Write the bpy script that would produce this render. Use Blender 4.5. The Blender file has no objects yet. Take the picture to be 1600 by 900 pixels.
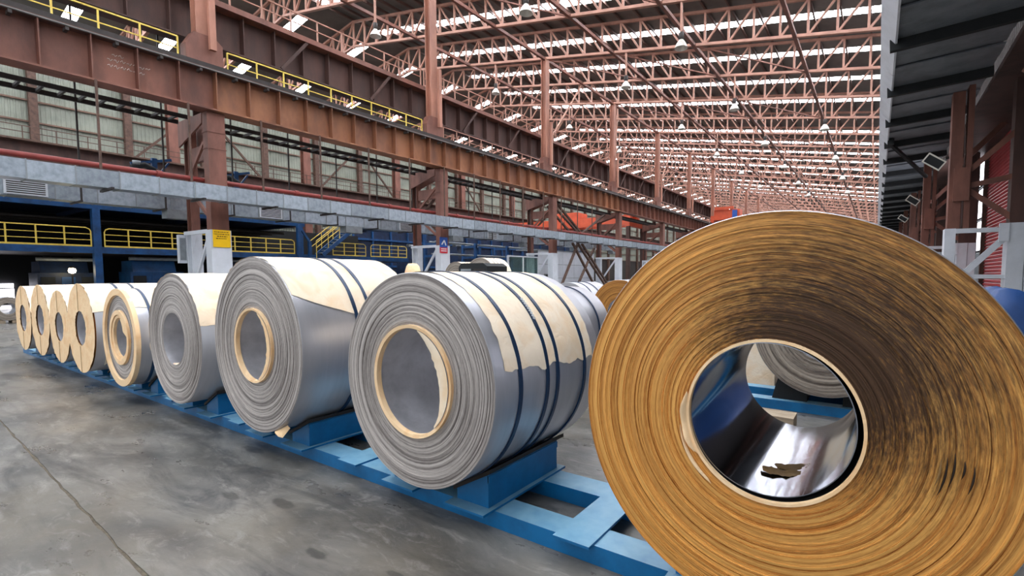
import bpy, math, random
from mathutils import Vector, noise
R_ = random.Random(7)
PI = math.pi
scene = bpy.context.scene
COL = scene.collection

# ------------------------------------------------------------------ camera, world, exposure
PX, PY, FPX, HORIZON, VPX = 880.0, 478.0, 755.0, 430.0, 1370.0      # measured on the 1600x900 photograph
cam_d = bpy.data.cameras.new('camera')
cam = bpy.data.objects.new('camera', cam_d); COL.objects.link(cam)
cam_d.sensor_fit = 'HORIZONTAL'; cam_d.sensor_width = 36.0
cam_d.lens = 36.0 * FPX / 1600.0
cam_d.shift_x = -(PX - 800.0) / 1600.0
cam_d.shift_y = (PY - 450.0) / 1600.0
cam_d.clip_start = 0.05; cam_d.clip_end = 600
yaw = math.atan((VPX - PX) / math.hypot(FPX, PY - HORIZON))
pitch = math.atan((PY - HORIZON) / FPX)
cam.location = (0, 0, 1.75)
cam.rotation_euler = (PI / 2 - pitch, 0, yaw)
scene.camera = cam

w = bpy.data.worlds.new('world'); scene.world = w; w.use_nodes = True
bg = w.node_tree.nodes['Background']
bg.inputs[0].default_value = (0.90, 0.95, 1.0, 1); bg.inputs[1].default_value = 0.85
vs = scene.view_settings
vs.view_transform = 'Standard'; vs.look = 'None'; vs.gamma = 1; vs.use_curve_mapping = False
vs.exposure = 0.35
SKYLIGHT = 24.0

# ------------------------------------------------------------------ materials
def s2l(c):
    return tuple(((v / 255) / 12.92 if v / 255 <= 0.04045 else ((v / 255 + 0.055) / 1.055) ** 2.4) for v in c)

def base_mat(name):
    m = bpy.data.materials.new(name); m.use_nodes = True
    nt = m.node_tree
    return m, nt, nt.nodes, nt.links, nt.nodes['Principled BSDF']

def mat(name, rgb, rough=0.6, metal=0.0, dark=None, scale=3.0, amount=0.5, bump=0.0, bscale=40.0, stretch=(1, 1, 1), spec=0.5, top=None, topamt=0.7):
    """painted / plain surface: base colour broken up by noise patches towards a second colour, optional dust on upward faces, fine bump"""
    m, nt, N, L, P = base_mat(name)
    P.inputs['Roughness'].default_value = rough; P.inputs['Metallic'].default_value = metal
    P.inputs['Specular IOR Level'].default_value = spec
    c1 = s2l(rgb) + (1,); c2 = (s2l(dark) if dark else tuple(v * 0.55 for v in s2l(rgb))) + (1,)
    tc = N.new('ShaderNodeTexCoord'); mp = N.new('ShaderNodeMapping'); mp.inputs['Scale'].default_value = stretch
    L.new(tc.outputs['Object'], mp.inputs[0])
    nz = N.new('ShaderNodeTexNoise'); nz.inputs['Scale'].default_value = scale; nz.inputs['Detail'].default_value = 8; nz.inputs['Roughness'].default_value = 0.65
    L.new(mp.outputs[0], nz.inputs['Vector'])
    rp = N.new('ShaderNodeValToRGB'); rp.color_ramp.elements[0].position = 0.40; rp.color_ramp.elements[1].position = 0.68
    rp.color_ramp.elements[0].color = (0, 0, 0, 1); rp.color_ramp.elements[1].color = (amount, amount, amount, 1)
    L.new(nz.outputs[0], rp.inputs[0])
    mx = N.new('ShaderNodeMix'); mx.data_type = 'RGBA'; mx.inputs[6].default_value = c1; mx.inputs[7].default_value = c2
    L.new(rp.outputs[0], mx.inputs[0])
    out = mx.outputs[2]
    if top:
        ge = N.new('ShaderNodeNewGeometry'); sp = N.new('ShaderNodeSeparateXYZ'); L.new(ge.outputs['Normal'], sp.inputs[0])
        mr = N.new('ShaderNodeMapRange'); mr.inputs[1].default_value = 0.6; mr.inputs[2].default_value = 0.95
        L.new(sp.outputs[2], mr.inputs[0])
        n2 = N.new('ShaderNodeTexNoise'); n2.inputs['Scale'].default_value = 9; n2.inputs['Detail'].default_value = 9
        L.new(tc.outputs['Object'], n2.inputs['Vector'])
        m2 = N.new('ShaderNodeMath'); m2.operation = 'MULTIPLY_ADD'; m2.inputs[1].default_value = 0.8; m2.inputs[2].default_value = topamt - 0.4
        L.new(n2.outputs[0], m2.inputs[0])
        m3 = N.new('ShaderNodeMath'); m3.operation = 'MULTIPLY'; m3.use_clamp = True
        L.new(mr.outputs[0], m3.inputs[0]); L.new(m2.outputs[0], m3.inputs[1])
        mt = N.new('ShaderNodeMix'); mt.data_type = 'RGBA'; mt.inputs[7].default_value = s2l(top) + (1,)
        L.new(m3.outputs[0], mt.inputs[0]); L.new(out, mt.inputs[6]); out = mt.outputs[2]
    L.new(out, P.inputs['Base Color'])
    if bump:
        nb = N.new('ShaderNodeTexNoise'); nb.inputs['Scale'].default_value = bscale; nb.inputs['Detail'].default_value = 6
        L.new(mp.outputs[0], nb.inputs['Vector'])
        b = N.new('ShaderNodeBump'); b.inputs['Strength'].default_value = bump; b.inputs['Distance'].default_value = 0.02
        L.new(nb.outputs[0], b.inputs['Height']); L.new(b.outputs[0], P.inputs['Normal'])
    return m

def emit(name, rgb, strength):
    m, nt, N, L, P = base_mat(name)
    P.inputs['Base Color'].default_value = s2l(rgb) + (1,)
    P.inputs['Emission Color'].default_value = s2l(rgb) + (1,); P.inputs['Emission Strength'].default_value = strength
    return m

def ring_mat(name, light, dark, rough=0.5, metal=0.3, freq=70.0, sector_tone=None, sector_dir=50.0, streak=0.6):
    """edge of wound strip: colour follows the windings (radius) with tangential streaks; optional dark mottled tone on one sector"""
    m, nt, N, L, P = base_mat(name)
    P.inputs['Roughness'].default_value = rough; P.inputs['Metallic'].default_value = metal
    tc = N.new('ShaderNodeTexCoord'); sp = N.new('ShaderNodeSeparateXYZ'); L.new(tc.outputs['Object'], sp.inputs[0])
    def math_(op, a, b=None, c=None, clamp=False):
        n = N.new('ShaderNodeMath'); n.operation = op; n.use_clamp = clamp
        for i, v in enumerate((a, b, c)):
            if v is None: continue
            if isinstance(v, (int, float)): n.inputs[i].default_value = v
            else: L.new(v, n.inputs[i])
        return n.outputs[0]
    x, z = sp.outputs[0], sp.outputs[2]
    r = math_('SQRT', math_('ADD', math_('MULTIPLY', x, x), math_('MULTIPLY', z, z)))
    cx, cz = math_('DIVIDE', x, r), math_('DIVIDE', z, r)
    def polar(k, fr):
        c = N.new('ShaderNodeCombineXYZ')
        L.new(math_('MULTIPLY', cx, k), c.inputs[0]); L.new(math_('MULTIPLY', cz, k), c.inputs[1]); L.new(math_('MULTIPLY', r, fr), c.inputs[2])
        n = N.new('ShaderNodeTexNoise'); n.inputs['Scale'].default_value = 1.0; n.inputs['Detail'].default_value = 5; n.inputs['Roughness'].default_value = 0.7
        L.new(c.outputs[0], n.inputs['Vector']); return n.outputs[0]
    rings = polar(0.35, freq); fine = polar(9.0, freq * 3.2)
    f = math_('ADD', math_('MULTIPLY', rings, 1 - streak * 0.4), math_('MULTIPLY', fine, streak * 0.4))
    rp = N.new('ShaderNodeValToRGB'); e = rp.color_ramp.elements
    e[0].position = 0.40; e[0].color = s2l(dark) + (1,); e[1].position = 0.58; e[1].color = s2l(light) + (1,)
    L.new(f, rp.inputs[0]); out = rp.outputs[0]
    if sector_tone:  # mixes a dark mottled tone into one sector, strongest towards the bore
        a = math.radians(sector_dir)
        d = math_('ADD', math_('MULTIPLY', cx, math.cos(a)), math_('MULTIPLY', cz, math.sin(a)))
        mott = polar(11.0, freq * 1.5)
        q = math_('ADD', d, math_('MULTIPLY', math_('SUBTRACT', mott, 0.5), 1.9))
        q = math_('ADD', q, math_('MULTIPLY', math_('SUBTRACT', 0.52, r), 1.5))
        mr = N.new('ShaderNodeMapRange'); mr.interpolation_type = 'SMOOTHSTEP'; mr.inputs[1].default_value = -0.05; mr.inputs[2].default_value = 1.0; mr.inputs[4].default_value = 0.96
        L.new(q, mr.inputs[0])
        mx = N.new('ShaderNodeMix'); mx.data_type = 'RGBA'; mx.inputs[7].default_value = s2l(sector_tone) + (1,)
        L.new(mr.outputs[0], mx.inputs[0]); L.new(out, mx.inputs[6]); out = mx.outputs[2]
    L.new(out, P.inputs['Base Color'])
    b = N.new('ShaderNodeBump'); b.inputs['Strength'].default_value = 0.55; b.inputs['Distance'].default_value = 0.006
    L.new(f, b.inputs['Height']); L.new(b.outputs[0], P.inputs['Normal'])
    return m

def paper_mat(name, rgb, dark):
    m, nt, N, L, P = base_mat(name)
    P.inputs['Roughness'].default_value = 0.7; P.inputs['Specular IOR Level'].default_value = 0.25
    tc = N.new('ShaderNodeTexCoord')
    n1 = N.new('ShaderNodeTexNoise'); n1.inputs['Scale'].default_value = 4; n1.inputs['Detail'].default_value = 6; n1.inputs['Distortion'].default_value = 1.2
    L.new(tc.outputs['Object'], n1.inputs['Vector'])
    mx = N.new('ShaderNodeMix'); mx.data_type = 'RGBA'; mx.inputs[6].default_value = s2l(rgb) + (1,); mx.inputs[7].default_value = s2l(dark) + (1,)
    rp = N.new('ShaderNodeMapRange'); rp.inputs[1].default_value = 0.45; rp.inputs[2].default_value = 0.75; L.new(n1.outputs[0], rp.inputs[0]); L.new(rp.outputs[0], mx.inputs[0])
    L.new(mx.outputs[2], P.inputs['Base Color'])
    v = N.new('ShaderNodeTexVoronoi'); v.feature = 'DISTANCE_TO_EDGE'; v.inputs['Scale'].default_value = 6
    n2 = N.new('ShaderNodeTexNoise'); n2.inputs['Scale'].default_value = 9; n2.inputs['Detail'].default_value = 5; n2.inputs['Distortion'].default_value = 2
    L.new(tc.outputs['Object'], n2.inputs['Vector']); L.new(tc.outputs['Object'], v.inputs['Vector'])
    ad = N.new('ShaderNodeMath'); ad.operation = 'MULTIPLY_ADD'; ad.inputs[1].default_value = 0.25
    L.new(v.outputs[0], ad.inputs[0]); L.new(n2.outputs[0], ad.inputs[2])
    b = N.new('ShaderNodeBump'); b.inputs['Strength'].default_value = 0.35; b.inputs['Distance'].default_value = 0.02
    L.new(ad.outputs[0], b.inputs['Height']); L.new(b.outputs[0], P.inputs['Normal'])
    return m

def floor_mat():
    m, nt, N, L, P = base_mat('concrete')
    tc = N.new('ShaderNodeTexCoord'); ge = N.new('ShaderNodeNewGeometry')
    def nz(scale, st=(1, 1, 1), det=8, dist=0.0, ro=0.65):
        mp = N.new('ShaderNodeMapping'); mp.inputs['Scale'].default_value = st; L.new(ge.outputs['Position'], mp.inputs[0])
        n = N.new('ShaderNodeTexNoise'); n.inputs['Scale'].default_value = scale; n.inputs['Detail'].default_value = det
        n.inputs['Distortion'].default_value = dist; n.inputs['Roughness'].default_value = ro; L.new(mp.outputs[0], n.inputs['Vector']); return n.outputs[0]
    def ramp(v, p0, c0, p1, c1):
        r = N.new('ShaderNodeValToRGB'); e = r.color_ramp.elements
        e[0].position = p0; e[0].color = c0 + (1,); e[1].position = p1; e[1].color = c1 + (1,); L.new(v, r.inputs[0]); return r.outputs[0]
    def mix(f, a, b, mode='MIX'):
        x = N.new('ShaderNodeMix'); x.data_type = 'RGBA'; x.blend_type = mode
        if isinstance(f, float): x.inputs[0].default_value = f
        else: L.new(f, x.inputs[0])
        for i, v in ((6, a), (7, b)):
            if isinstance(v, tuple): x.inputs[i].default_value = v + (1,)
            else: L.new(v, x.inputs[i])
        return x.outputs[2]
    c = ramp(nz(0.9, (0.7, 1.2, 1), 10, 0.6), 0.36, s2l((64, 64, 63)), 0.64, s2l((124, 121, 116)))
    g = (0.0, 0.0, 0.0); h = (1.0, 1.0, 1.0)
    tyre = ramp(nz(2.0, (0.35, 1.5, 1), 10, 1.2, 0.72), 0.47, g, 0.62, (0.8, 0.8, 0.8))
    c = mix(tyre, c, s2l((52, 52, 54)))
    warm = ramp(nz(0.45, (1, 1, 1), 5), 0.46, g, 0.66, (0.55, 0.55, 0.55))
    c = mix(warm, c, s2l((118, 108, 92)))
    pale = ramp(nz(6.0, (0.5, 1.3, 1), 10, 0.8, 0.75), 0.53, g, 0.68, (0.6, 0.6, 0.6))
    c = mix(pale, c, s2l((152, 148, 142)))
    spots = ramp(nz(6.0, (0.8, 1.0, 1), 5, 0.3), 0.62, g, 0.80, (0.28, 0.28, 0.28))
    c = mix(spots, c, s2l((44, 42, 40)))
    chips = ramp(nz(34.0, (1, 1, 1), 2), 0.75, g, 0.80, (0.6, 0.6, 0.6))
    c = mix(chips, c, s2l((180, 175, 165)))
    for (ox, oy, ax, ay) in ((-3.77, 1.86, 0.17, 0.055), (-4.25, 1.70, 0.12, 0.05), (-2.9, 1.62, 0.13, 0.04), (-5.2, 2.3, 0.2, 0.06), (-2.3, 1.75, 0.09, 0.03)):   # old oil drips
        mp = N.new('ShaderNodeMapping'); mp.vector_type = 'POINT'; mp.inputs['Location'].default_value = (-ox / ax, -oy / ay, 0); mp.inputs['Scale'].default_value = (1 / ax, 1 / ay, 0)
        L.new(ge.outputs['Position'], mp.inputs[0]); ln = N.new('ShaderNodeVectorMath'); ln.operation = 'LENGTH'; L.new(mp.outputs[0], ln.inputs[0])
        ad = N.new('ShaderNodeMath'); ad.operation = 'ADD'; L.new(ln.outputs['Value'], ad.inputs[0]); L.new(nz(9.0, (1, 1, 1), 4), ad.inputs[1])
        mr = N.new('ShaderNodeMapRange'); mr.inputs[1].default_value = 1.15; mr.inputs[2].default_value = 1.45; mr.inputs[3].default_value = 0.6; mr.inputs[4].default_value = 0.0; L.new(ad.outputs[0], mr.inputs[0])
        c = mix(mr.outputs[0], c, s2l((40, 38, 36)))
    L.new(c, P.inputs['Base Color'])
    rr = ramp(nz(1.6, (0.6, 1.2, 1), 8), 0.3, (0.22,) * 3, 0.7, (0.46,) * 3)
    L.new(rr, P.inputs['Roughness'])
    b = N.new('ShaderNodeBump'); b.inputs['Strength'].default_value = 0.10; b.inputs['Distance'].default_value = 0.01
    L.new(nz(22.0, (1, 1, 1), 9), b.inputs['Height']); L.new(b.outputs[0], P.inputs['Normal'])
    return m

M = {}
M['floor'] = floor_mat()
M['joint'] = mat('joint filler', (104, 94, 78), 0.9, dark=(62, 55, 47), scale=20, amount=0.9, bump=0.4)
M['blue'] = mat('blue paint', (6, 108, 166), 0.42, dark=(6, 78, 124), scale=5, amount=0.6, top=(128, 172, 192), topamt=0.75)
M['dkblue'] = mat('mezzanine blue paint', (16, 72, 124), 0.5, dark=(10, 36, 70), scale=2, amount=0.8)
M['navy'] = mat('machine navy paint', (12, 36, 70), 0.5, dark=(6, 14, 28), scale=3, amount=0.8)
M['rust'] = mat('oxide red paint', (126, 80, 66), 0.62, dark=(86, 52, 43), scale=1.2, amount=0.8, stretch=(1, 1, 0.35), bump=0.08)
M['girder'] = mat('girder oxide paint', (128, 80, 64), 0.6, dark=(84, 52, 44), scale=0.8, amount=0.9, stretch=(1, 1, 0.4), bump=0.08)
M['girder2'] = mat('girder ochre oxide paint', (150, 98, 66), 0.6, dark=(98, 60, 46), scale=0.8, amount=0.9, stretch=(1, 1, 0.4), bump=0.08)
M['ugirder'] = mat('upper girder dark oxide paint', (82, 54, 47), 0.7, dark=(48, 34, 31), scale=0.9, amount=0.9, stretch=(1, 1, 0.3))
M['truss'] = mat('truss oxide paint lit salmon', (172, 126, 108), 0.6, dark=(130, 90, 74), scale=1.0, amount=0.8)  # same oxide red paint, its strong lighting put into the paler colour
M['colup'] = mat('upper column oxide paint lit pale', (168, 116, 96), 0.6, dark=(118, 78, 64), scale=0.8, amount=0.8, stretch=(1, 1, 0.4))  # oxide red paint of the legs, bright light up there mixed into the colour
M['darksteel'] = mat('dark steel', (52, 46, 44), 0.6, metal=0.3, dark=(28, 24, 22), scale=3)
M['brown'] = mat('brown rusty steel', (92, 66, 54), 0.7, dark=(52, 36, 30), scale=3, amount=0.8)
M['galv'] = mat('galvanised sheet', (176, 186, 196), 0.38, metal=0.55, dark=(138, 148, 160), scale=5, amount=0.8, bump=0.08, bscale=8)
nt_ = M['galv'].node_tree; P_ = nt_.nodes['Principled BSDF']; oi = nt_.nodes.new('ShaderNodeObjectInfo'); hs = nt_.nodes.new('ShaderNodeHueSaturation'); mr_ = nt_.nodes.new('ShaderNodeMapRange')
mr_.inputs[3].default_value = 0.78; mr_.inputs[4].default_value = 1.15; nt_.links.new(oi.outputs['Random'], mr_.inputs[0]); nt_.links.new(mr_.outputs[0], hs.inputs['Value'])
nt_.links.new(P_.inputs['Base Color'].links[0].from_socket, hs.inputs['Color']); nt_.links.new(hs.outputs[0], P_.inputs['Base Color'])   # sheets from different batches
M['galv2'] = mat('dull galvanised sheet', (150, 156, 160), 0.5, metal=0.4, dark=(120, 124, 128), scale=3, amount=0.8)
M['darkgalv'] = mat('dull conduit', (92, 88, 86), 0.5, metal=0.3)
M['redpipe'] = mat('red pipe paint', (140, 52, 46), 0.5, dark=(96, 36, 32), scale=3)
M['yellow'] = mat('yellow rail paint', (224, 194, 84), 0.5, dark=(180, 146, 56), scale=4)
M['white'] = mat('white column paint', (210, 214, 222), 0.55, dark=(184, 188, 194), scale=1.5, amount=0.5)
M['clad'] = mat('cream wall cladding', (136, 140, 128), 0.6, dark=(112, 116, 106), scale=0.5, amount=0.8)
M['girt'] = mat('wall girt', (110, 84, 70), 0.7)
M['roof'] = mat('grey roof sheet', (100, 96, 91), 0.6, metal=0.2, dark=(76, 73, 69), scale=0.6, amount=0.8)
M['purlin'] = mat('purlin', (84, 62, 54), 0.7)
M['soffit'] = mat('slate grey soffit sheet', (124, 130, 138), 0.55, metal=0.2, dark=(88, 92, 98), scale=0.9, amount=0.8)
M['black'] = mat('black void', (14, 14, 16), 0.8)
M['rubber'] = mat('black casing', (40, 42, 44), 0.75, spec=0.3)
M['redshut'] = mat('red shutter paint', (172, 44, 48), 0.5, dark=(130, 30, 36), scale=1.2)
M['orange'] = mat('orange crane paint', (206, 84, 48), 0.5, dark=(160, 60, 38), scale=1.0)
M['signy'] = mat('yellow sign', (246, 196, 16), 0.4, amount=0.1)
M['signtxt'] = mat('sign lettering', (70, 52, 14), 0.5)
M['signb'] = mat('blue sign', (34, 84, 170), 0.4, amount=0.1)
M['signr'] = mat('red sign', (206, 44, 58), 0.4, amount=0.1)
M['signw'] = mat('white print', (236, 238, 240), 0.4, amount=0.1)
M['chalk'] = mat('chalk', (206, 196, 188), 0.9, amount=0.2)
M['lampshade'] = mat('lamp reflector', (214, 210, 200), 0.35, metal=0.3, dark=(180, 172, 160))
M['wood'] = mat('timber', (176, 160, 138), 0.7, dark=(128, 110, 90), scale=3, stretch=(1, 6, 6), amount=0.9, bump=0.2)
M['tarp'] = mat('blue tarpaulin', (5, 58, 116), 0.6, dark=(4, 38, 80), scale=3, bump=0.3, bscale=6)
M['darkgouge'] = mat('dark gouge', (36, 22, 12), 0.7)
M['steel'] = mat('coil steel sheet', (184, 184, 190), 0.36, metal=0.6, dark=(166, 167, 174), scale=0.8, amount=0.8, stretch=(1, 8, 1))
M['mirror'] = mat('bright bore sheet', (164, 168, 178), 0.11, metal=1.0, dark=(140, 144, 156), scale=1.5, amount=0.6, bump=0.02, bscale=4)
M['bore'] = mat('coil bore steel', (200, 200, 206), 0.42, metal=0.25, dark=(150, 150, 156), scale=3, amount=0.7)
M['strap'] = mat('navy strap', (22, 52, 86), 0.35, dark=(14, 32, 56), scale=8, metal=0.2)
M['edge'] = ring_mat('grey strip edges', (206, 198, 193), (124, 116, 113), 0.46, 0.25, 60)
M['edge2'] = ring_mat('taupe strip edges', (176, 166, 154), (96, 86, 80), 0.5, 0.3, 26)
M['gold'] = ring_mat('golden brown strip edges', (238, 178, 94), (176, 112, 44), 0.48, 0.10, 95, sector_tone=(54, 28, 8), sector_dir=52, streak=1.0)
M['goldplain'] = ring_mat('brown strip edges', (196, 136, 60), (130, 80, 30), 0.5, 0.2, 60)
M['paper'] = paper_mat('cream wrapping paper', (249, 231, 206), (243, 213, 174))
M['kraft'] = paper_mat('tan wrapping paper', (252, 218, 174), (240, 192, 138))
M['scrap'] = paper_mat('brown scrap paper', (150, 118, 76), (96, 72, 46))
M['skylight'] = emit('skylight daylight panel', (244, 248, 255), SKYLIGHT)
M['window'] = emit('daylit window pane', (248, 246, 255), 6.0)
M['bulb'] = emit('lit work lamp', (255, 236, 190), 30.0)
M['glass'] = mat('cabin glass', (150, 176, 170), 0.08, amount=0.2)
M['glass'].node_tree.nodes['Principled BSDF'].inputs['Transmission Weight'].default_value = 0.85
M['glass'].node_tree.nodes['Principled BSDF'].inputs['IOR'].default_value = 1.05

# ------------------------------------------------------------------ mesh helpers
class MB:
    def __init__(s): s.v = []; s.f = []; s.sm = []
    def add(s, vs, fs, smooth=False):
        o = len(s.v); s.v += [tuple(p) for p in vs]
        s.f += [tuple(i + o for i in f) for f in fs]; s.sm += [smooth] * len(fs); return s
    def box(s, x0, x1, y0, y1, z0, z1):
        return s.add([(x0, y0, z0), (x1, y0, z0), (x1, y1, z0), (x0, y1, z0), (x0, y0, z1), (x1, y0, z1), (x1, y1, z1), (x0, y1, z1)],
                     [(0, 3, 2, 1), (4, 5, 6, 7), (0, 1, 5, 4), (1, 2, 6, 5), (2, 3, 7, 6), (3, 0, 4, 7)])
    def bar(s, a, b, wd, ht=None, up=(0, 0, 1)):
        a = Vector(a); b = Vector(b); d = (b - a).normalized(); u = Vector(up)
        if abs(d.dot(u)) > 0.98: u = Vector((0, 1, 0))
        sd = d.cross(u).normalized(); u = sd.cross(d); ht = ht or wd
        P = []
        for c in (a, b):
            for i, j in ((-1, -1), (1, -1), (1, 1), (-1, 1)): P.append(c + sd * i * wd / 2 + u * j * ht / 2)
        return s.add(P, [(0, 3, 2, 1), (4, 5, 6, 7), (0, 1, 5, 4), (1, 2, 6, 5), (2, 3, 7, 6), (3, 0, 4, 7)])
    def tube(s, pts, r, n=10):
        pts = [Vector(p) for p in pts]; o = []; 
        for i, p in enumerate(pts):
            d = (pts[min(i + 1, len(pts) - 1)] - pts[max(i - 1, 0)]).normalized()
            u = Vector((0, 0, 1)) if abs(d.z) < 0.9 else Vector((1, 0, 0))
            a = d.cross(u).normalized(); b = a.cross(d)
            o += [p + a * r * math.cos(2 * PI * k / n) + b * r * math.sin(2 * PI * k / n) for k in range(n)]
        f = [(i * n + k, i * n + (k + 1) % n, (i + 1) * n + (k + 1) % n, (i + 1) * n + k) for i in range(len(pts) - 1) for k in range(n)]
        s.add(o, f, True)
        m = len(pts) - 1
        return s.add([o[k] for k in range(n)] + [o[m * n + k] for k in range(n)], [tuple(range(n - 1, -1, -1)), tuple(range(n, 2 * n))])
    def prism_xz(s, poly, y0, y1):
        n = len(poly); v = [(x, y0, z) for x, z in poly] + [(x, y1, z) for x, z in poly]
        return s.add(v, [tuple(range(n)), tuple(range(2 * n - 1, n - 1, -1))] + [(i, i + n, (i + 1) % n + n, (i + 1) % n) for i in range(n)])
    def prism_yz(s, poly, x0, x1):
        n = len(poly); v = [(x0, y, z) for y, z in poly] + [(x1, y, z) for y, z in poly]
        return s.add(v, [tuple(range(n - 1, -1, -1)), tuple(range(n, 2 * n))] + [(i, (i + 1) % n, (i + 1) % n + n, i + n) for i in range(n)])
    def lathe_y(s, prof, n=96, smooth=True, closed=False, wob=0.0):
        """revolve (radius, y) profile about the Y axis"""
        o = []
        for r, y in prof:
            o += [(r * math.cos(2 * PI * k / n), y, r * math.sin(2 * PI * k / n)) for k in range(n)]
        m = len(prof)
        f = [(i * n + k, ((i + 1) % m) * n + k, ((i + 1) % m) * n + (k + 1) % n, i * n + (k + 1) % n) for i in range(m if closed else m - 1) for k in range(n)]
        return s.add(o, f, smooth)
    def lathe_z(s, prof, n=20):
        o = []
        for r, z in prof: o += [(r * math.cos(2 * PI * k / n), r * math.sin(2 * PI * k / n), z) for k in range(n)]
        f = [(i * n + k, i * n + (k + 1) % n, (i + 1) * n + (k + 1) % n, (i + 1) * n + k) for i in range(len(prof) - 1) for k in range(n)]
        return s.add(o, f, True)
    def mesh(s, name, m):
        me = bpy.data.meshes.new(name); me.from_pydata(s.v, [], s.f); me.materials.append(M[m])
        me.polygons.foreach_set('use_smooth', s.sm); me.update(); return me
    def build(s, name, m, parent=None, loc=None):
        return link(name, s.mesh(name, m), parent, loc)

def link(name, data, parent=None, loc=None, rot=None):
    o = bpy.data.objects.new(name, data); COL.objects.link(o)
    if parent is not None: o.parent = parent
    if loc is not None: o.location = loc
    if rot is not None: o.rotation_euler = rot
    return o
def tag(o, label, cat, group=None):
    o['label'] = label; o['category'] = cat
    if group: o['group'] = group
    return o
def thing(name, label, cat, loc=(0, 0, 0), group=None):
    return tag(link(name, None, None, loc), label, cat, group)
def struct(name): 
    o = link(name, None); o['kind'] = 'structure'; return o
def stuff(o): o['kind'] = 'stuff'; return o
def copy_tree(o, parent=None):
    c = o.copy(); COL.objects.link(c)
    if parent is not None: c.parent = parent
    for ch in o.children: copy_tree(ch, c)
    return c
ORD = ['first', 'second', 'third', 'fourth', 'fifth', 'sixth', 'seventh', 'eighth', 'ninth', 'tenth', 'eleventh', 'twelfth', 'thirteenth', 'fourteenth', 'fifteenth', 'sixteenth', 'seventeenth', 'eighteenth', 'nineteenth', 'twentieth', 'twenty-first', 'twenty-second']

BAY = 14.0; Y0 = 10.4                                # column grid along the hall
def colY(i): return Y0 + BAY * i
RIDGE = -46.0; SL = 0.165
def zb(x):                                           # underside of the roof trusses
    zr = 22.1 - SL * (RIDGE + 27)
    return zr - SL * (x - RIDGE) if x >= RIDGE else zr + SL * (x - RIDGE)
TD = 2.45                                            # truss depth

# ------------------------------------------------------------------ setting: floor
fl = struct('floor')
MB().box(-70, 9, -9, 300, -0.3, -0.005).build('subfloor', 'joint', fl)
def joint_y(x): return 0.955 - 0.0305 * (x + 3.65) if x > -20 else 0.955 + 0.0305 * 16.35
def slab(x0, x1, ya, yb, n):
    """floor slab between two joint lines, arrises chipped a little"""
    mb = MB(); v = []
    for i in range(n + 1):
        x = x0 + (x1 - x0) * i / n
        for y, sd in ((ya(x), 1), (yb(x), 5)):
            j = 0.012 * noise.noise(Vector((x * 4.1, sd, 0.2))) + 0.008 * noise.noise(Vector((x * 17, sd, 0.7))) if n > 4 else 0
            v += [(x, y + j, 0), (x, y + j, -0.2)]
    f = []
    for i in range(n):
        q = 4 * i; r = q + 4
        f += [(q, r, r + 2, q + 2), (q, q + 1, r + 1, r), (q + 2, r + 2, r + 3, q + 3)]
    return mb.add(v, f).build('slab', 'floor', fl)
for x0, x1, n in ((-70, -24, 2), (-24, 9, 240)):
    slab(x0, x1, lambda x: -9, lambda x: joint_y(x) - 0.009, n); slab(x0, x1, lambda x: joint_y(x) + 0.009, lambda x: 13.0, n)
    for a_, b_ in ((13.0, 41), (41, 90), (90, 300)): slab(x0, x1, lambda x: a_ + 0.011, lambda x: b_ - 0.011, 2)

# ------------------------------------------------------------------ setting: walls
def corrugated(x, y0, y1, z0, z1, pitch=0.35, d=0.05, sgn=1):
    mb = MB(); n = max(2, int(round((y1 - y0) / pitch))); P = []; st = (y1 - y0) / n
    for k in range(n):
        a = y0 + k * st
        P += [(a, 0), (a + st * 0.55, 0), (a + st * 0.65, d), (a + st * 0.9, d)]
    P.append((y1, 0))
    v = [(x + sgn * q, y, z0) for y, q in P] + [(x + sgn * q, y, z1) for y, q in P]; m = len(P)
    return mb.add(v, [(i, i + 1, i + 1 + m, i + m) for i in range(m - 1)])
wl = struct('wall_left')
for k in range(-2, 36):                              # sheets between posts and girts
    y0 = 12.2 + 7 * k
    shared = [corrugated(0, 0, 7, 0, 2.0).mesh('cladding_sheet', 'clad')] if k == -2 else shared
    for q in range(8):
        link('cladding_sheet', shared[0], wl, (-69, y0, 6.5 + 2.0 * q))
    MB().box(-68.9, -68.3, y0 - 0.3, y0 + 0.3, 0, 23.5).build('post', 'brown', wl)
for q in range(8):
    MB().box(-68.95, -68.75, -2, 260, 6.4 + 2.0 * q, 6.55 + 2.0 * q).build('girt', 'girt', wl)
corrugated(-69, -2, 260, 0, 6.5).build('lower_cladding', 'darksteel', wl)
for y in (21.0, 42.0, 63.0):                         # wind bracing between posts
    for s in (-1, 1):
        MB().bar((-68.2, y + 5.0 + s * 1.4, 20.0), (-68.2, y + 5.0 + s * 6.5, 14.4), 0.22).build('wind_brace', 'brown', wl)
we = struct('wall_end')
MB().box(-70, 9, 299.6, 300, 0, 27).build('end_sheet', 'darksteel', we)

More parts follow.
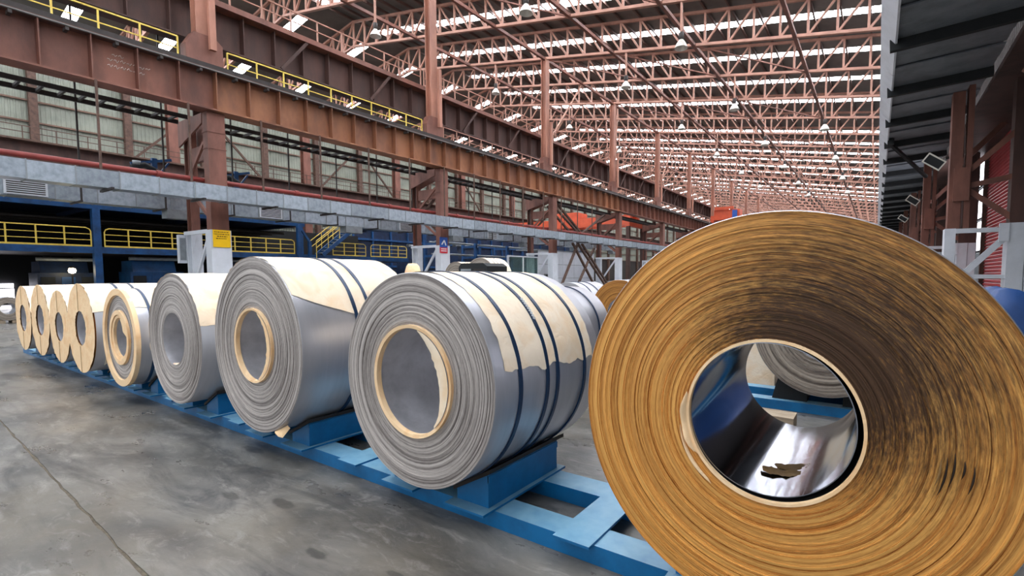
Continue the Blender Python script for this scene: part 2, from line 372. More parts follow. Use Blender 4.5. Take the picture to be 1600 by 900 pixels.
wr = struct('wall_right')
XR = 5.6
for (y0, y1, z0, z1, mm) in ((-2, 31.9, 0, 18, 'darksteel'), (31.9, 39.5, 10.5, 18, 'darksteel'), (39.5, 40.2, 0, 18, 'darksteel'), (40.2, 42.8, 0, 3.2, 'galv2'), (40.2, 42.8, 13.6, 18, 'darksteel'), (42.8, 300, 0, 18, 'darksteel')):
    corrugated(XR, y0, y1, z0, z1, 0.4, 0.05, -1).build('cladding_sheet', mm, wr)
MB().box(5.2, XR - 0.06, 42.9, 62.0, 0, 3.6).build('dado_panel', 'galv2', wr)
win = struct('window_1')
for z0 in (3.3, 5.4, 7.5, 9.6, 11.7):
    MB().box(XR - 0.02, XR + 0.02, 40.25, 42.75, z0 + 0.06, z0 + 1.95).build('pane', 'window', win)
    MB().box(XR - 0.12, XR + 0.06, 40.2, 42.8, z0 - 0.06, z0 + 0.06).build('glazing_bar', 'rubber', win)
door = struct('door_1')
for k in range(52):
    z = 0.1 + 0.2 * k
    MB().add([(XR, 32.0, z), (XR - 0.07, 32.0, z + 0.05), (XR - 0.07, 32.0, z + 0.13), (XR, 32.0, z + 0.19), (XR, 39.4, z), (XR - 0.07, 39.4, z + 0.05), (XR - 0.07, 39.4, z + 0.13), (XR, 39.4, z + 0.19)],
             [(0, 4, 5, 1), (1, 5, 6, 2), (2, 6, 7, 3)]).build('shutter_slat', 'redshut', door)
for y in (31.85, 39.55): MB().box(XR - 0.25, XR, y - 0.15, y + 0.15, 0, 10.8).build('guide_rail', 'brown', door)
MB().box(XR - 0.5, XR, 31.7, 39.7, 10.5, 11.2).build('roller_housing', 'redshut', door)

# ------------------------------------------------------------------ setting: roof with skylight strips and purlins
ce = struct('ceiling')
XE = 6.0
def roofz(x): return zb(x) + TD + 0.38
def slab_roof(y0, y1, xa, xb, nm, mm, dz=0.0, th=0.06):
    za, zc = roofz(xa) + dz, roofz(xb) + dz
    v = [(xa, y0, za), (xb, y0, zc), (xb, y1, zc), (xa, y1, za), (xa, y0, za + th), (xb, y0, zc + th), (xb, y1, zc + th), (xa, y1, za + th)]
    return MB().add(v, [(0, 3, 2, 1), (4, 5, 6, 7), (0, 1, 5, 4), (1, 2, 6, 5), (2, 3, 7, 6), (3, 0, 4, 7)]).build(nm, mm, ce)
TRY = [Y0 + 7 * k for k in range(1, 21)]             # truss positions
NB = 41
for k in range(-3, NB):
    yc = Y0 + 3.5 + 7 * k                            # centre of the interval
    for xa, xb in ((-69.5, RIDGE), (RIDGE, XE)):
        slab_roof(yc - 3.5, yc - 0.5, xa, xb, 'roof_sheet', 'roof')
        slab_roof(yc + 0.5, yc + 3.5, xa, xb, 'roof_sheet', 'roof')
    slab_roof(yc - 0.5, yc + 0.5, -67.5, RIDGE - 3.2, 'skylight', 'skylight')
    slab_roof(yc - 0.5, yc + 0.5, RIDGE - 3.2, RIDGE, 'ridge_sheet', 'roof')
    slab_roof(yc - 0.5, yc + 0.5, -69.5, -67.5, 'eave_sheet', 'roof')
    slab_roof(yc - 0.5, yc + 0.5, RIDGE, XE - 2, 'skylight', 'skylight')
    slab_roof(yc - 0.5, yc + 0.5, XE - 2, XE, 'eave_sheet', 'roof')
x = RIDGE
PAN = 1.80
while x < XE:
    z = roofz(x) - 0.16
    MB().box(x - 0.06, x + 0.06, -8, 298, z - 0.11, z + 0.11).build('purlin', 'purlin', ce); x += PAN

# ------------------------------------------------------------------ roof trusses
NPR = 28; NPL = 12
dzp = SL * PAN
web_meshes = {
    'post': MB().box(-0.08, 0.08, -0.07, 0.07, 0, TD).mesh('web_post', 'truss'),
    'Rdn': MB().bar((0, 0, TD), (PAN, 0, -dzp), 0.14).mesh('web_diagonal', 'truss'),
    'Rup': MB().bar((0, 0, 0), (PAN, 0, TD - dzp), 0.14).mesh('web_diagonal', 'truss'),
    'Ldn': MB().bar((0, 0, TD), (-PAN, 0, -dzp), 0.14).mesh('web_diagonal', 'truss')}
def rows(zo):
    return [((RIDGE, zb(RIDGE) + zo), (RIDGE + NPR * PAN, zb(RIDGE + NPR * PAN) + zo)), ((RIDGE - NPL * PAN, zb(RIDGE - NPL * PAN) + zo), (RIDGE, zb(RIDGE) + zo))]
bot_me = MB(); top_me = MB()
for (a, b) in rows(0): bot_me.bar((a[0], 0, a[1]), (b[0], 0, b[1]), 0.26, 0.2)
for (a, b) in rows(TD): top_me.bar((a[0], 0, a[1]), (b[0], 0, b[1]), 0.22, 0.2)
bot_me = bot_me.mesh('bottom_chord', 'truss'); top_me = top_me.mesh('top_chord', 'truss')
farweb = None
def web_list():
    out = []
    for k in range(NPR + 1):
        x = RIDGE + k * PAN; out.append(('post', x, zb(x)))
        if k < NPR:
            # diagonals fall towards mid-span of each bay from both columns
            right_half = x > -13.0 or (-36.5 > x)
            out.append(('Rup' if right_half else 'Rdn', x, zb(x)))
    for k in range(1, NPL + 1):
        x = RIDGE - k * PAN; out.append(('post', x, zb(x)))
        out.append(('Ldn', x + PAN, zb(x + PAN)))
    return out
WEB = web_list()
for n, y in enumerate(TRY):
    t = thing('roof_truss', 'salmon-red lattice roof truss spanning the hall, %s from the camera' % ORD[n], 'truss', (0, y, 0), 'lattice roof trusses')
    link('bottom_chord', bot_me, t); link('top_chord', top_me, t)
    if n < 8:
        for kind, x, z in WEB:
            link('web_post' if kind == 'post' else 'web_diagonal', web_meshes[kind], t, (x, 0, z))
    else:
        if farweb is None:
            mb = MB()
            for kind, x, z in WEB:
                me = web_meshes[kind]
                mb.add([(v.co.x + x, v.co.y, v.co.z + z) for v in me.vertices], [tuple(p.vertices) for p in me.polygons])
            farweb = mb.mesh('web_lattice', 'truss')
        stuff(link('web_lattice', farweb, t))
far = MB()                                            # trusses too far off to tell apart
for me in (bot_me, top_me, farweb):
    for k in range(21, 40):
        far.add([(v.co.x, v.co.y + Y0 + 7 * k, v.co.z) for v in me.vertices], [tuple(p.vertices) for p in me.polygons])
fo = stuff(far.build('distant_roof_lattice', 'truss')); tag(fo, 'mass of distant roof trusses fading down the hall', 'trusses')
# ties running along the hall at the bottom chords
for n, (x, nm) in enumerate(((-26.9, 'over the left row of columns'), (-19.7, 'a quarter of the way across the nave'), (-12.6, 'at the middle of the nave'), (-5.4, 'nearest the right-hand soffit'), (-36.4, 'beyond the upper girder on the left'))):
    t = thing('roof_tie', 'long reddish roof tie beam ' + nm, 'beam', (x, 17.4, zb(x) - 0.06))
    MB().box(-0.12, 0.12, 0, 250, -0.12, 0.12).build('tie_beam', 'rust', t)
    mb_ = []
    if n in (0, 1, 2):
        for k in range(0, 6):
            z1 = zb(x + 7.2) - zb(x); ya = 7 + 14 * k
            MB().bar((0, ya, 0), (7.2, ya + 7, z1), 0.1).build('plan_brace', 'rust', t)
for n, (y, s) in enumerate(((45.4, -1), (59.4, 1), (73.4, -1))):
    t = thing('sway_brace', 'thin slanting brace from roof tie down to the upper girder, %s from the camera' % ORD[n], 'brace', (-27, y, 22))
    MB().bar((0, 0, 0), (0, s * 5.6, -6.6), 0.13).build('brace_bar', 'truss', t)
    MB().box(-0.05, 0.05, -0.3, 0.3, -0.35, 0.1).build('gusset', 'truss', t)

# ------------------------------------------------------------------ pendant high-bay lamps
def make_lamp():
    t = link('pendant_lamp', None)
    MB().bar((0, 0, 0.95), (0, 0, 3.0), 0.13).build('drop_rod', 'truss', t)
    MB().lathe_z([(0.0, 1.0), (0.16, 0.98), (0.17, 0.6), (0.12, 0.52)], 14).build('gear_housing', 'darksteel', t)
    MB().lathe_z([(0.1, 0.56), (0.14, 0.5), (0.3, 0.28), (0.42, 0.02), (0.43, -0.02), (0.40, 0.0), (0.28, 0.26), (0.1, 0.5)], 18).build('reflector', 'lampshade', t)
    return t
lamp0 = None; nl = 0
spots = []
for xx, ys_, nm in ((-18.5, [24.4 + 14 * k for k in range(6)], 'left of mid-nave'), (-11.2, [31.4 + 14 * k for k in range(6)], 'right of mid-nave'), (-4.6, [52.4 + 14 * k for k in range(4)], 'near the right-hand soffit'), (-33.0, [24.4 + 14 * k for k in range(4)], 'beyond the upper girder')):
    for k, y in enumerate(ys_): spots.append((xx, y, 'white bell lamp hanging %s, %s from the camera' % (nm, ORD[k])))
for (xx, y, lab) in spots:
    if lamp0 is None: lamp0 = make_lamp(); l = lamp0
    else: l = copy_tree(lamp0)
    l.location = (xx, y, zb(xx) - 3.0); tag(l, lab, 'lamp', 'pendant roof lamps')

# ------------------------------------------------------------------ left column line
def make_column():
    t = link('crane_column', None)
    MB().box(-26.30, -25.80, -0.36, 0.36, 3.85, 9.2).build('near_leg', 'rust', t)
    for z in (5.9, 7.55, 8.3):
        MB().box(-26.33, -25.78, -0.38, 0.38, z, z + 0.05).build('splice_plate', 'rust', t)
    f = MB(); f.box(-28.95, -28.9, -0.18, 0.18, 3.85, 9.2); f.build('far_leg_flange', 'rust', t)
    MB().box(-28.5, -28.45, -0.18, 0.18, 3.85, 9.2).build('far_leg_flange', 'rust', t)
    MB().box(-28.9, -28.5, -0.02, 0.02, 3.85, 9.2).build('far_leg_web', 'ugirder', t)
    MB().prism_xz([(-29.0, 8.0), (-27.2, 8.5), (-26.35, 8.75), (-26.3, 9.2), (-29.0, 9.2)], -0.38, -0.30).build('head_gusset', 'rust', t)
    MB().prism_xz([(-29.0, 8.0), (-27.2, 8.5), (-26.35, 8.75), (-26.3, 9.2), (-29.0, 9.2)], 0.30, 0.38).build('head_gusset', 'rust', t)
    MB().box(-28.45, -26.3, -0.1, 0.1, 7.2, 7.9).build('cross_beam', 'rust', t)
    for (za, zc) in ((6.2, 7.9), (6.1, 4.6)):
        MB().bar((-28.45, -0.3, za), (-26.35, -0.3, zc), 0.1, 0.16).build('lacing_bar', 'rust', t)
        MB().bar((-28.45, 0.3, za), (-26.35, 0.3, zc), 0.1, 0.16).build('lacing_bar', 'brown', t)
    # white painted base frame
    MB().box(-26.34, -25.76, -0.42, 0.42, 0, 3.85).build('white_leg_casing', 'white', t)
    MB().box(-29.05, -28.95, -0.22, 0.22, 0, 3.85).build('white_far_flange', 'white', t)
    MB().box(-28.5, -28.4, -0.22, 0.22, 0, 3.85).build('white_far_flange', 'white', t)
    MB().box(-28.95, -28.5, -0.03, 0.03, 0, 3.85).build('white_far_web', 'white', t)
    MB().box(-29.0, -26.3, -0.34, -0.24, 3.72, 3.9).build('white_head_bar', 'white', t)
    MB().bar((-28.4, -0.28, 0.9), (-26.35, -0.28, 3.55), 0.1, 0.16).build('white_brace', 'white', t)
    MB().box(-29.3, -25.5, -0.6, 0.6, 0, 0.05).build('base_plate', 'white', t)
    # bracket that holds the roof column
    MB().prism_yz([(-0.75, 11.28), (0.75, 11.28), (0.75, 12.6), (0.42, 12.9), (-0.42, 12.9), (-0.75, 12.3)], -27.2, -26.6).build('bracket_box', 'rust', t)
    MB().box(-27.3, -27.22, -0.35, 0.35, 9.2, 11.28).build('stub_plate', 'ugirder', t)
    # roof column: I-section
    MB().box(-26.68, -26.62, -0.30, 0.30, 12.9, 22.0).build('upper_flange', 'colup', t)
    MB().box(-27.18, -27.12, -0.30, 0.30, 12.9, 22.0).build('upper_flange', 'colup', t)
    MB().box(-27.12, -26.68, -0.04, 0.04, 12.9, 22.0).build('upper_web', 'colup', t)
    MB().box(-26.45, -26.25, 0.1, 0.36, 12.2, 16.2).build('stub_post', 'colup', t)
    return t
c0 = make_column()
for i in range(10):
    c = c0 if i == 0 else copy_tree(c0)
    c.location = (0, colY(i), 0)
    tag(c, ('twin-legged rust-red column with white base, yellow notice on it' if i == 0 else 'twin-legged rust-red column with white base, red and blue notice on it' if i == 1 else
            'twin-legged rust-red crane column with white base, %s from the left' % ORD[i]), 'column', 'left row of crane columns')

# signs
t = thing('warning_sign', 'yellow notice board on the white base of the nearest column', 'sign', (-25.74, 10.4, 3.45))
MB().box(0, 0.03, -0.36, 0.36, -0.40, 0.40).build('board', 'signy', t)
for k, (z, a, b) in enumerate(((0.30, -0.3, 0.28), (0.20, -0.32, 0.3), (0.10, -0.2, 0.22), (0.0, -0.24, 0.18))):
    y = a
    while y < b:
        wv = R_.uniform(0.03, 0.09); MB().box(0.03, 0.033, y, min(b, y + wv), z - 0.02, z + 0.02).build('lettering', 'signtxt', t); y += wv + 0.025
t = thing('safety_sign', 'blue and red safety notice on the second column', 'sign', (-25.74, 24.2, 3.8))
MB().box(0, 0.03, -0.36, 0.36, -0.1, 0.62).build('blue_panel', 'signb', t)
MB().box(0, 0.03, -0.36, 0.36, -0.50, -0.1).build('red_panel', 'signr', t)
MB().bar((0.035, -0.2, 0.1), (0.035, 0.05, 0.4), 0.01, 0.1).build('pictogram', 'signw', t)
MB().bar((0.035, 0.05, 0.4), (0.035, 0.2, 0.05), 0.01, 0.09).build('pictogram', 'signw', t)
for z in (-0.2, -0.34): MB().box(0.03, 0.034, -0.26, 0.26, z - 0.03, z + 0.03).build('lettering', 'signw', t)
t = thing('control_box', 'small white box on the left edge of the nearest column base', 'box', (-29.16, 10.02, 3.1))
MB().box(-0.15, 0.1, -0.16, 0.16, -0.75, 0.65).build('casing', 'white', t); MB().box(0.1, 0.12, -0.12, 0.12, -0.6, 0.5).build('lid', 'galv2', t)

# ------------------------------------------------------------------ lower crane girder, bay by bay
def make_girder(mg):
    t = link('crane_girder', None)
    MB().box(-26.03, -25.97, 0, BAY, 9.32, 11.0).build('web', mg, t)
    MB().box(-26.45, -25.55, 0, BAY, 9.25, 9.32).build('bottom_flange', mg, t)
    MB().box(-26.45, -25.55, 0, BAY, 11.0, 11.08).build('top_flange', 'ugirder', t)
    MB().box(-26.08, -25.92, 0, BAY, 11.08, 11.40).build('crane_rail', 'darksteel', t)
    me = MB().box(-25.97, -25.6, -0.02, 0.02, 9.32, 11.0).mesh('stiffener', mg)
    me2 = MB().box(-0.08, 0.3, -0.05, 0.05, -0.12, 0.0).mesh('pipe_bracket', 'darksteel')
    for k in range(10):
        link('stiffener', me, t, (0, 0.02 + 1.4 * k, 0))
        link('pipe_bracket', me2, t, (-25.55, 0.7 + 1.4 * k, 10.86))
    return t
g0 = make_girder('girder'); g1 = make_girder('girder2')
for i in range(-1, 10):
    g = g0 if i == -1 else g1 if i == 0 else copy_tree(g1 if i in (1, 2) else g0)
    g.location = (0, colY(i), 0); tag(g, 'brown plate girder carrying the crane rail, %s bay from the left' % ORD[i + 1], 'girder', 'lower crane girders')
t = thing('chalk_note', 'faint chalk handwriting on the leftmost brown girder web', 'writing', (-25.96, 6.9, 10.3))
R2 = random.Random(3)
for z, n, y0 in ((0.25, 2, 0.0), (0.05, 7, -0.15), (-0.2, 6, -0.15)):
    for k in range(n):
        y = y0 + k * 0.2; MB().tube([(0, y, z), (0, y + 0.06, z + 0.09 * R2.random()), (0, y + 0.1, z - 0.08 * R2.random()), (0, y + 0.16, z + 0.06 * R2.random())], 0.012, 5).build('stroke', 'chalk', t)
for nm, x, z, r, mm, lab, cat in (('conduit_pipe', -25.32, 10.92, 0.038, 'darkgalv', 'thin grey conduit pipe clipped along the lower crane girder', 'pipe'), ('red_fire_main', -26.65, 6.2, 0.11, 'redpipe', 'dark red pipe running above the silver ducts', 'pipe')):
    t = thing(nm, lab, cat, (x, -3.5, z))
    for k in range(16):
        MB().tube([(0, k * 6, 0), (0, k * 6 + 5.9, 0)], r, 12).build('pipe_length', mm, t)
        MB().tube([(0, k * 6 + 5.85, 0), (0, k * 6 + 6.05, 0)], r * 1.35, 12).build('coupling', mm, t)
# cable ladder under girder
def make_ladder():
    t = link('cable_ladder', None)
    for x in (-26.8, -28.0): MB().box(x - 0.05, x + 0.05, 0, 12.6, -0.09, 0.09).build('side_rail', 'darksteel', t)
    me = MB().box(-28.0, -26.8, -0.04, 0.04, -0.05, 0.05).mesh('rung', 'darksteel')
    for k in range(21): link('rung', me, t, (0, 0.2 + 0.6 * k, 0))
    return t
l0 = make_ladder()
for i in range(-1, 6):
    l = l0 if i == -1 else copy_tree(l0); l.location = (0, colY(i) + 0.7, 8.98)
    tag(l, 'dark cable ladder slung below the brown girder, %s bay from the left' % ORD[i + 1], 'cable ladder', 'cable ladders')

# ------------------------------------------------------------------ upper girder with walkway rails
def make_upper():
    t = link('upper_girder', None)
    MB().box(-28.45, -28.4, 0, BAY, 13.12, 15.0).build('web', 'ugirder', t)
    MB().box(-28.9, -27.95, 0, BAY, 13.05, 13.12).build('bottom_flange', 'ugirder', t)
    MB().box(-29.0, -27.72, 0, BAY, 15.0, 15.28).build('top_flange', 'rust', t)
    me = MB().box(-28.4, -28.0, -0.025, 0.025, 13.12, 15.0).mesh('stiffener', 'ugirder')
    for k in range(9): link('stiffener', me, t, (0, 0.8 + 1.55 * k, 0))
    for k in (4.2, 9.8): MB().bar((-28.0, k, 13.12), (-27.85, k + 1.4, 15.0), 0.16).build('knee_brace', 'ugirder', t)
    return t
def make_rail(name, mm, x, z, length, post_step, h, mids, r=0.035, toe=False):
    t = link(name, None)
    n = int(round(length / post_step)); st = length / n
    me = MB().box(-r, r, -r, r, 0, h).mesh('post', mm)
    for k in range(n + 1): link('post', me, t, (x, k * st, z))
    MB().box(x - r, x + r, 0, length, z + h - r, z + h + r).build('top_rail', mm, t)
    for m_ in mids: MB().box(x - r * 0.8, x + r * 0.8, 0, length, z + m_ - r * 0.8, z + m_ + r * 0.8).build('mid_rail', mm, t)
    if toe: MB().box(x - 0.02, x + 0.02, 0, length, z, z + 0.1).build('toe_board', mm, t)
    return t
u0 = make_upper(); hr0 = make_rail('walkway_rail', 'truss', -27.85, 15.28, 13.7, 1.5, 1.15, (0.6,), 0.035)
for i in range(-1, 10):
    g = u0 if i == -1 else copy_tree(u0)
    g.location = (0, colY(i), 0); tag(g, 'dark red deep girder behind the columns, %s bay from the left' % ORD[i + 1], 'girder', 'upper girders')
    h = hr0 if i == -1 else copy_tree(hr0)
    h.location = (0, colY(i) + 0.15, 0); tag(h, 'rust-coloured handrail on top of the upper girder, %s bay from the left' % ORD[i + 1], 'railing', 'upper walkway rails')
yr0 = make_rail('girder_handrail', 'yellow', -26.9, 11.45, 12.0, 1.34, 1.08, (0.55,), 0.03)
rr0 = make_rail('girder_handrail', 'truss', -26.9, 11.45, 12.0, 1.34, 1.08, (0.55,), 0.03)
for i in range(-1, 8):
    src = yr0 if i in (-1, 0) else rr0
    h = src if i in (-1, 1) else copy_tree(src)
    h.location = (0, colY(i) + 1.05, 0)
    tag(h, ('yellow handrail on the lower girder walkway left of the nearest column' if i == -1 else 'yellow handrail on the lower girder walkway between first and second columns' if i == 0 else
            'rusty handrail on the lower girder walkway past the %s column' % ORD[i]), 'railing', 'lower walkway rails')
    d = thing('walkway_deck', 'dark walkway plate beside the crane rail, %s bay from the left' % ORD[i + 1], 'walkway', (0, colY(i) + 0.8, 11.36), 'lower walkway decks')
    MB().box(-27.75, -26.5, 0, 12.4, 0, 0.06).build('deck_plate', 'darksteel', d); MB().box(-26.5, -26.42, 0, 12.4, -0.28, 0.06).build('edge_angle', 'darksteel', d)

# ------------------------------------------------------------------ ducts
def duct(name, lab, xf, dep, z0, z1, y0, n, ln, mm):
    t = thing(name, lab, 'duct', (xf, y0, z0))
    rr = random.Random(5)
    me = MB().box(-dep, 0, 0.015, ln - 0.015, 0, z1 - z0).mesh('duct_section', mm)
    fl_ = MB().box(-dep - 0.02, 0.025, -0.018, 0.018, -0.02, z1 - z0 + 0.02).mesh('joint_flange', 'galv2')
    for k in range(n):
        s = link('duct_section', me, t, (rr.uniform(-0.012, 0.012), k * ln, rr.uniform(-0.008, 0.008)))
        link('joint_flange', fl_, t, (0, k * ln, 0))
    return t
d1 = duct('air_duct', 'long silver sheet-metal duct in front of the columns', -24.5, 0.8, 5.05, 5.7, -2.0, 58, 1.22, 'galv')
me = MB().bar((-0.9, 0, -0.06), (0.5, 0, -0.06), 0.08).mesh('support_angle', 'darksteel')
for k in range(22): link('support_angle', me, d1, (0, 2.3 + 2.95 * k, 0))
d2 = duct('air_duct', 'silver sheet-metal duct with grilles behind the columns', -29.6, 0.85, 5.0, 5.72, -1.0, 44, 1.35, 'galv')
for k in range(6):
    y = 5.9 + 9.6 * k
    g = MB().box(0.0, 0.09, -0.62, 0.62, 0.05, 0.62).build('grille', 'white', d2, (0.02, y, 0))
    for q in range(6): MB().box(0.09, 0.1, -0.55, 0.55, 0.1 + 0.085 * q, 0.145 + 0.085 * q).build('slot', 'darksteel', g)
    MB().box(-0.6, 0.1, -0.6, 0.6, -0.42, 0.02).build('outlet_box', 'galv2', d2, (0, y + 5.3, 0))
for k in range(14):
    y = 6.2 + 2.95 * k
    t = thing('duct_hanger', 'pair of dark hanger rods above the ducts, %s from the left' % ORD[k], 'hanger', (0, y, 0), 'duct hanger rods')
    MB().bar((-25.25, 0, 5.7), (-25.25, 0, 9.2), 0.07).build('rod', 'brown', t)
    MB().bar((-28.85, 0.2, 4.9), (-28.85, 0.2, 13.05), 0.06).build('rod', 'darksteel', t)
    MB().bar((-30.5, 0.2, 4.94), (-28.8, 0.2, 4.94), 0.07).build('cross_bar', 'darksteel', t)

# festoon trolleys
for k, (y, lab) in enumerate(((9.3, 'blue cable trolley bracket left of the nearest column'), (12.9, 'blue cable trolley bracket right of the nearest column'))):
    t = thing('cable_trolley', lab, 'trolley', (-29.9, y, 6.75))
    MB().box(-0.1, 0.1, -0.1, 0.1, -1.05, 0.7).build('bracket', 'dkblue', t); MB().bar((0, -0.9, 0.3), (0, 0.7, 0.75), 0.12).build('arm', 'dkblue', t)
    MB().bar((0, 0.0, -0.3), (0, 0.6, 0.6), 0.08).build('strut', 'dkblue', t)
    MB().tube([(0.1, -0.9, 0.1), (0.1, -0.4, 0.3), (0.1, 0.1, 0.05)], 0.14, 10).build('cable_loop', 'rubber', t)
    MB().lathe_z([(0.0, 0), (0.16, 0.0), (0.16, 0.2), (0, 0.2)], 12).build('pulley', 'galv2', t, (0.1, -0.7, 0.25))

# ------------------------------------------------------------------ far side hall: second runway girder and columns
t = thing('far_runway_girder', 'dark rusty crane runway with thin handrail in front of the cream wall', 'girder', (-61, -2, 0))
MB().box(-0.1, 0.1, 0, 240, 11.4, 13.0).build('web', 'ugirder', t); MB().box(-0.5, 0.9, 0, 240, 13.0, 13.15).build('top_flange', 'brown', t)
MB().box(-0.4, 0.6, 0, 240, 11.3, 11.4).build('bottom_flange', 'brown', t)
me = MB().box(0.78, 0.84, -0.03, 0.03, 13.15, 14.2).mesh('rail_post', 'brown')
for k in range(120): link('rail_post', me, t, (0, 2 * k, 0))
for z in (13.7, 14.2): MB().box(0.78, 0.84, 0, 240, z - 0.03, z + 0.03).build('rail', 'brown', t)
for k in range(7):
    c = thing('far_column', 'plain rusty column by the far cream wall, %s from the left' % ORD[k], 'column', (-61.8, 7.0 + 14 * k, 0), 'far wall columns')
    MB().box(-0.05, 0.05, -0.45, 0.45, 0, 22).build('flange', 'rust', c); MB().box(-0.75, -0.65, -0.45, 0.45, 0, 22).build('flange', 'rust', c); MB().box(-0.65, -0.05, -0.05, 0.05, 0, 22).build('web', 'ugirder', c)

# ------------------------------------------------------------------ blue mezzanine with yellow rails and stair
mz = thing('mezzanine', 'dark blue steel mezzanine platform behind the first columns', 'mezzanine', (-36, 0, 0))
MB().box(-7.5, 0.05, 0.5, 29.5, 2.95, 3.08).build('deck', 'darksteel', mz)
MB().box(-0.02, 0.1, 0.5, 29.5, 2.95, 3.3).build('edge_beam', 'dkblue', mz)
MB().box(-0.25, 0.1, 0.5, 20, 5.35, 5.72).build('head_beam', 'dkblue', mz)
MB().box(-0.2, 0.05, 0.5, 20, 5.72, 5.82).build('yellow_capping', 'yellow', mz)
for y in (2.8, 8.5, 14.1, 19.7, 25.3): 
    MB().box(-0.28, 0.12, y - 0.16, y + 0.16, 0, 5.4 if y < 20 else 3.0).build('post', 'dkblue', mz)
    MB().box(-7.3, -0.2, y - 0.12, y + 0.12, 5.35, 5.6).build('roof_joist', 'navy', mz)
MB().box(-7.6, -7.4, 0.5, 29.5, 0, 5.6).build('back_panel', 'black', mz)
MB().box(-7.4, 0.0, 0.5, 20, 5.60, 5.66).build('roof_plate', 'navy', mz)
for k in range(5): MB().tube([(-5.5 + k * 0.9, 0.6, 4.9 + 0.1 * (k % 2)), (-5.5 + k * 0.9, 19.5, 4.9 + 0.1 * (k % 2))], 0.09, 8).build('service_pipe', 'darksteel', mz)
def round_rail(name, lab, x, z, y0, y1, n):
    t = thing(name, lab, 'railing', (x, y0, z), 'mezzanine rails'); L_ = y1 - y0; h = 1.02
    MB().tube([(0, 0, 0), (0, 0, h - 0.2), (0, 0.06, h - 0.07), (0, 0.2, h), (0, L_ - 0.2, h), (0, L_ - 0.06, h - 0.07), (0, L_, h - 0.2), (0, L_, 0)], 0.032, 8).build('top_rail', 'yellow', t)
    for q in (0.36, 0.68): MB().tube([(0, 0, q), (0, L_, q)], 0.022, 6).build('mid_rail', 'yellow', t)
    MB().box(-0.015, 0.015, 0, L_, 0.0, 0.09).build('toe_board', 'yellow', t)
    me = MB().box(-0.03, 0.03, -0.03, 0.03, 0, h).mesh('post', 'yellow')
    for k in range(1, n): link('post', me, t, (0, L_ * k / n, 0))
for a, b, n, lab in ((3.1, 8.25, 5, 'yellow mezzanine railing at the far left edge'), (8.8, 13.9, 5, 'yellow mezzanine railing just left of the nearest column'), (14.3, 19.2, 5, 'yellow mezzanine railing right of the nearest column'), (22.2, 25.1, 3, 'yellow mezzanine railing under the blue stair'), (25.6, 29.3, 4, 'yellow mezzanine railing at the right end near second column')):
    round_rail('platform_railing', lab, -35.93, 3.3, a, b, n)
st = thing('steel_stair', 'blue steel stair with yellow rails climbing from the mezzanine', 'stair', (-35.3, 21.0, 3.3))
for x in (0, -0.9): MB().bar((x, 0, 0), (x, 2.9, 2.35), 0.08, 0.28).build('stringer', 'dkblue', st)
for k in range(10): MB().box(-0.88, -0.02, 0.1 + 0.27 * k, 0.36 + 0.27 * k, 0.14 + 0.22 * k, 0.17 + 0.22 * k).build('tread', 'galv2', st)
for x in (0, -0.9):
    for o in (0.55, 1.05): MB().tube([(x, -0.5, o - 0.05), (x, 2.4, o + 2.25)], 0.03, 6).build('stair_rail', 'yellow', st)
    for k in range(4): MB().tube([(x, -0.5 + 0.95 * k, -0.3 + 0.76 * k), (x, -0.5 + 0.95 * k, 1.0 + 0.76 * k)], 0.03, 6).build('rail_post', 'yellow', st)
MB().box(-0.1, 0.1, -1.9, -1.65, -0.3, 2.1).build('newel_post', 'dkblue', st); MB().bar((0, -1.8, 2.1), (0, -1.0, 0.9), 0.14).build('slant_beam', 'dkblue', st); MB().box(-0.1, 0.1, -1.1, -0.9, -0.3, 0.9).build('newel_post', 'dkblue', st)
MB().box(-1.2, 0.1, 2.85, 6.5, 2.2, 2.4).build('landing', 'dkblue', st)

# machines under and beyond the mezzanine
def machine(lab, x, y, lx, ly, h, mm='navy', seed=0):
    r = random.Random(seed); t = thing('process_machine', lab, 'machine', (x, y, 0))
    MB().box(-lx / 2, lx / 2, -ly / 2, ly / 2, 0.0, h * 0.75).build('body', mm, t)
    MB().prism_xz([(-lx / 2, h * 0.75), (lx / 2, h * 0.75), (lx / 2 - 0.25, h), (-lx / 2 + 0.1, h)], -ly / 2 * 0.9, ly / 2 * 0.7).build('hood', mm, t)
    for k in range(3):
        y0 = -ly / 2 + ly * (k + 0.15) / 3; p = MB().box(lx / 2, lx / 2 + 0.03, y0, y0 + ly * 0.23, h * 0.2, h * 0.66).build('access_panel', 'dkblue' if k % 2 else 'rubber', t)
        MB().box(lx / 2 + 0.03, lx / 2 + 0.06, y0 + 0.05, y0 + 0.09, h * 0.4, h * 0.5).build('handle', 'galv2', p)
    MB().tube([(lx / 2 - 0.1, -ly / 2, h + 0.12), (lx / 2 - 0.1, ly / 2, h + 0.12)], 0.1, 10).build('pipe', 'galv2', t)
    for k in range(2): MB().lathe_z([(0, h + 0.35), (0.16, h + 0.33), (0.18, h), (0.18, h - 0.1)], 12).build('motor', 'rubber', t, (0, -ly / 4 + k * ly / 2, 0))
machine('navy machine with pale roller hood at the far left', -39, 7.7, 2, 2.4, 2.5, 'navy', 1)
machine('blue machine cabinet left of the nearest column, under the mezzanine', -37.6, 11.3, 2, 2.6, 2.6, 'dkblue', 2)
machine('navy machine in the dark bay right of the nearest column', -38, 17.5, 2.4, 4, 2.6, 'navy', 3)
machine('navy machine below the blue stair', -37, 24.0, 2.2, 4, 2.5, 'navy', 4)
machine('tall blue machine tower left of the second column', -38, 31.8, 2.0, 2.4, 4.4, 'navy', 5)
machine('tall blue machine tower right of the second column', -36.5, 36.5, 2.4, 3.0, 4.6, 'navy', 6)
machine('blue machine tower before the glazed cabin', -36, 41.5, 2.0, 3.0, 3.4, 'navy', 7)
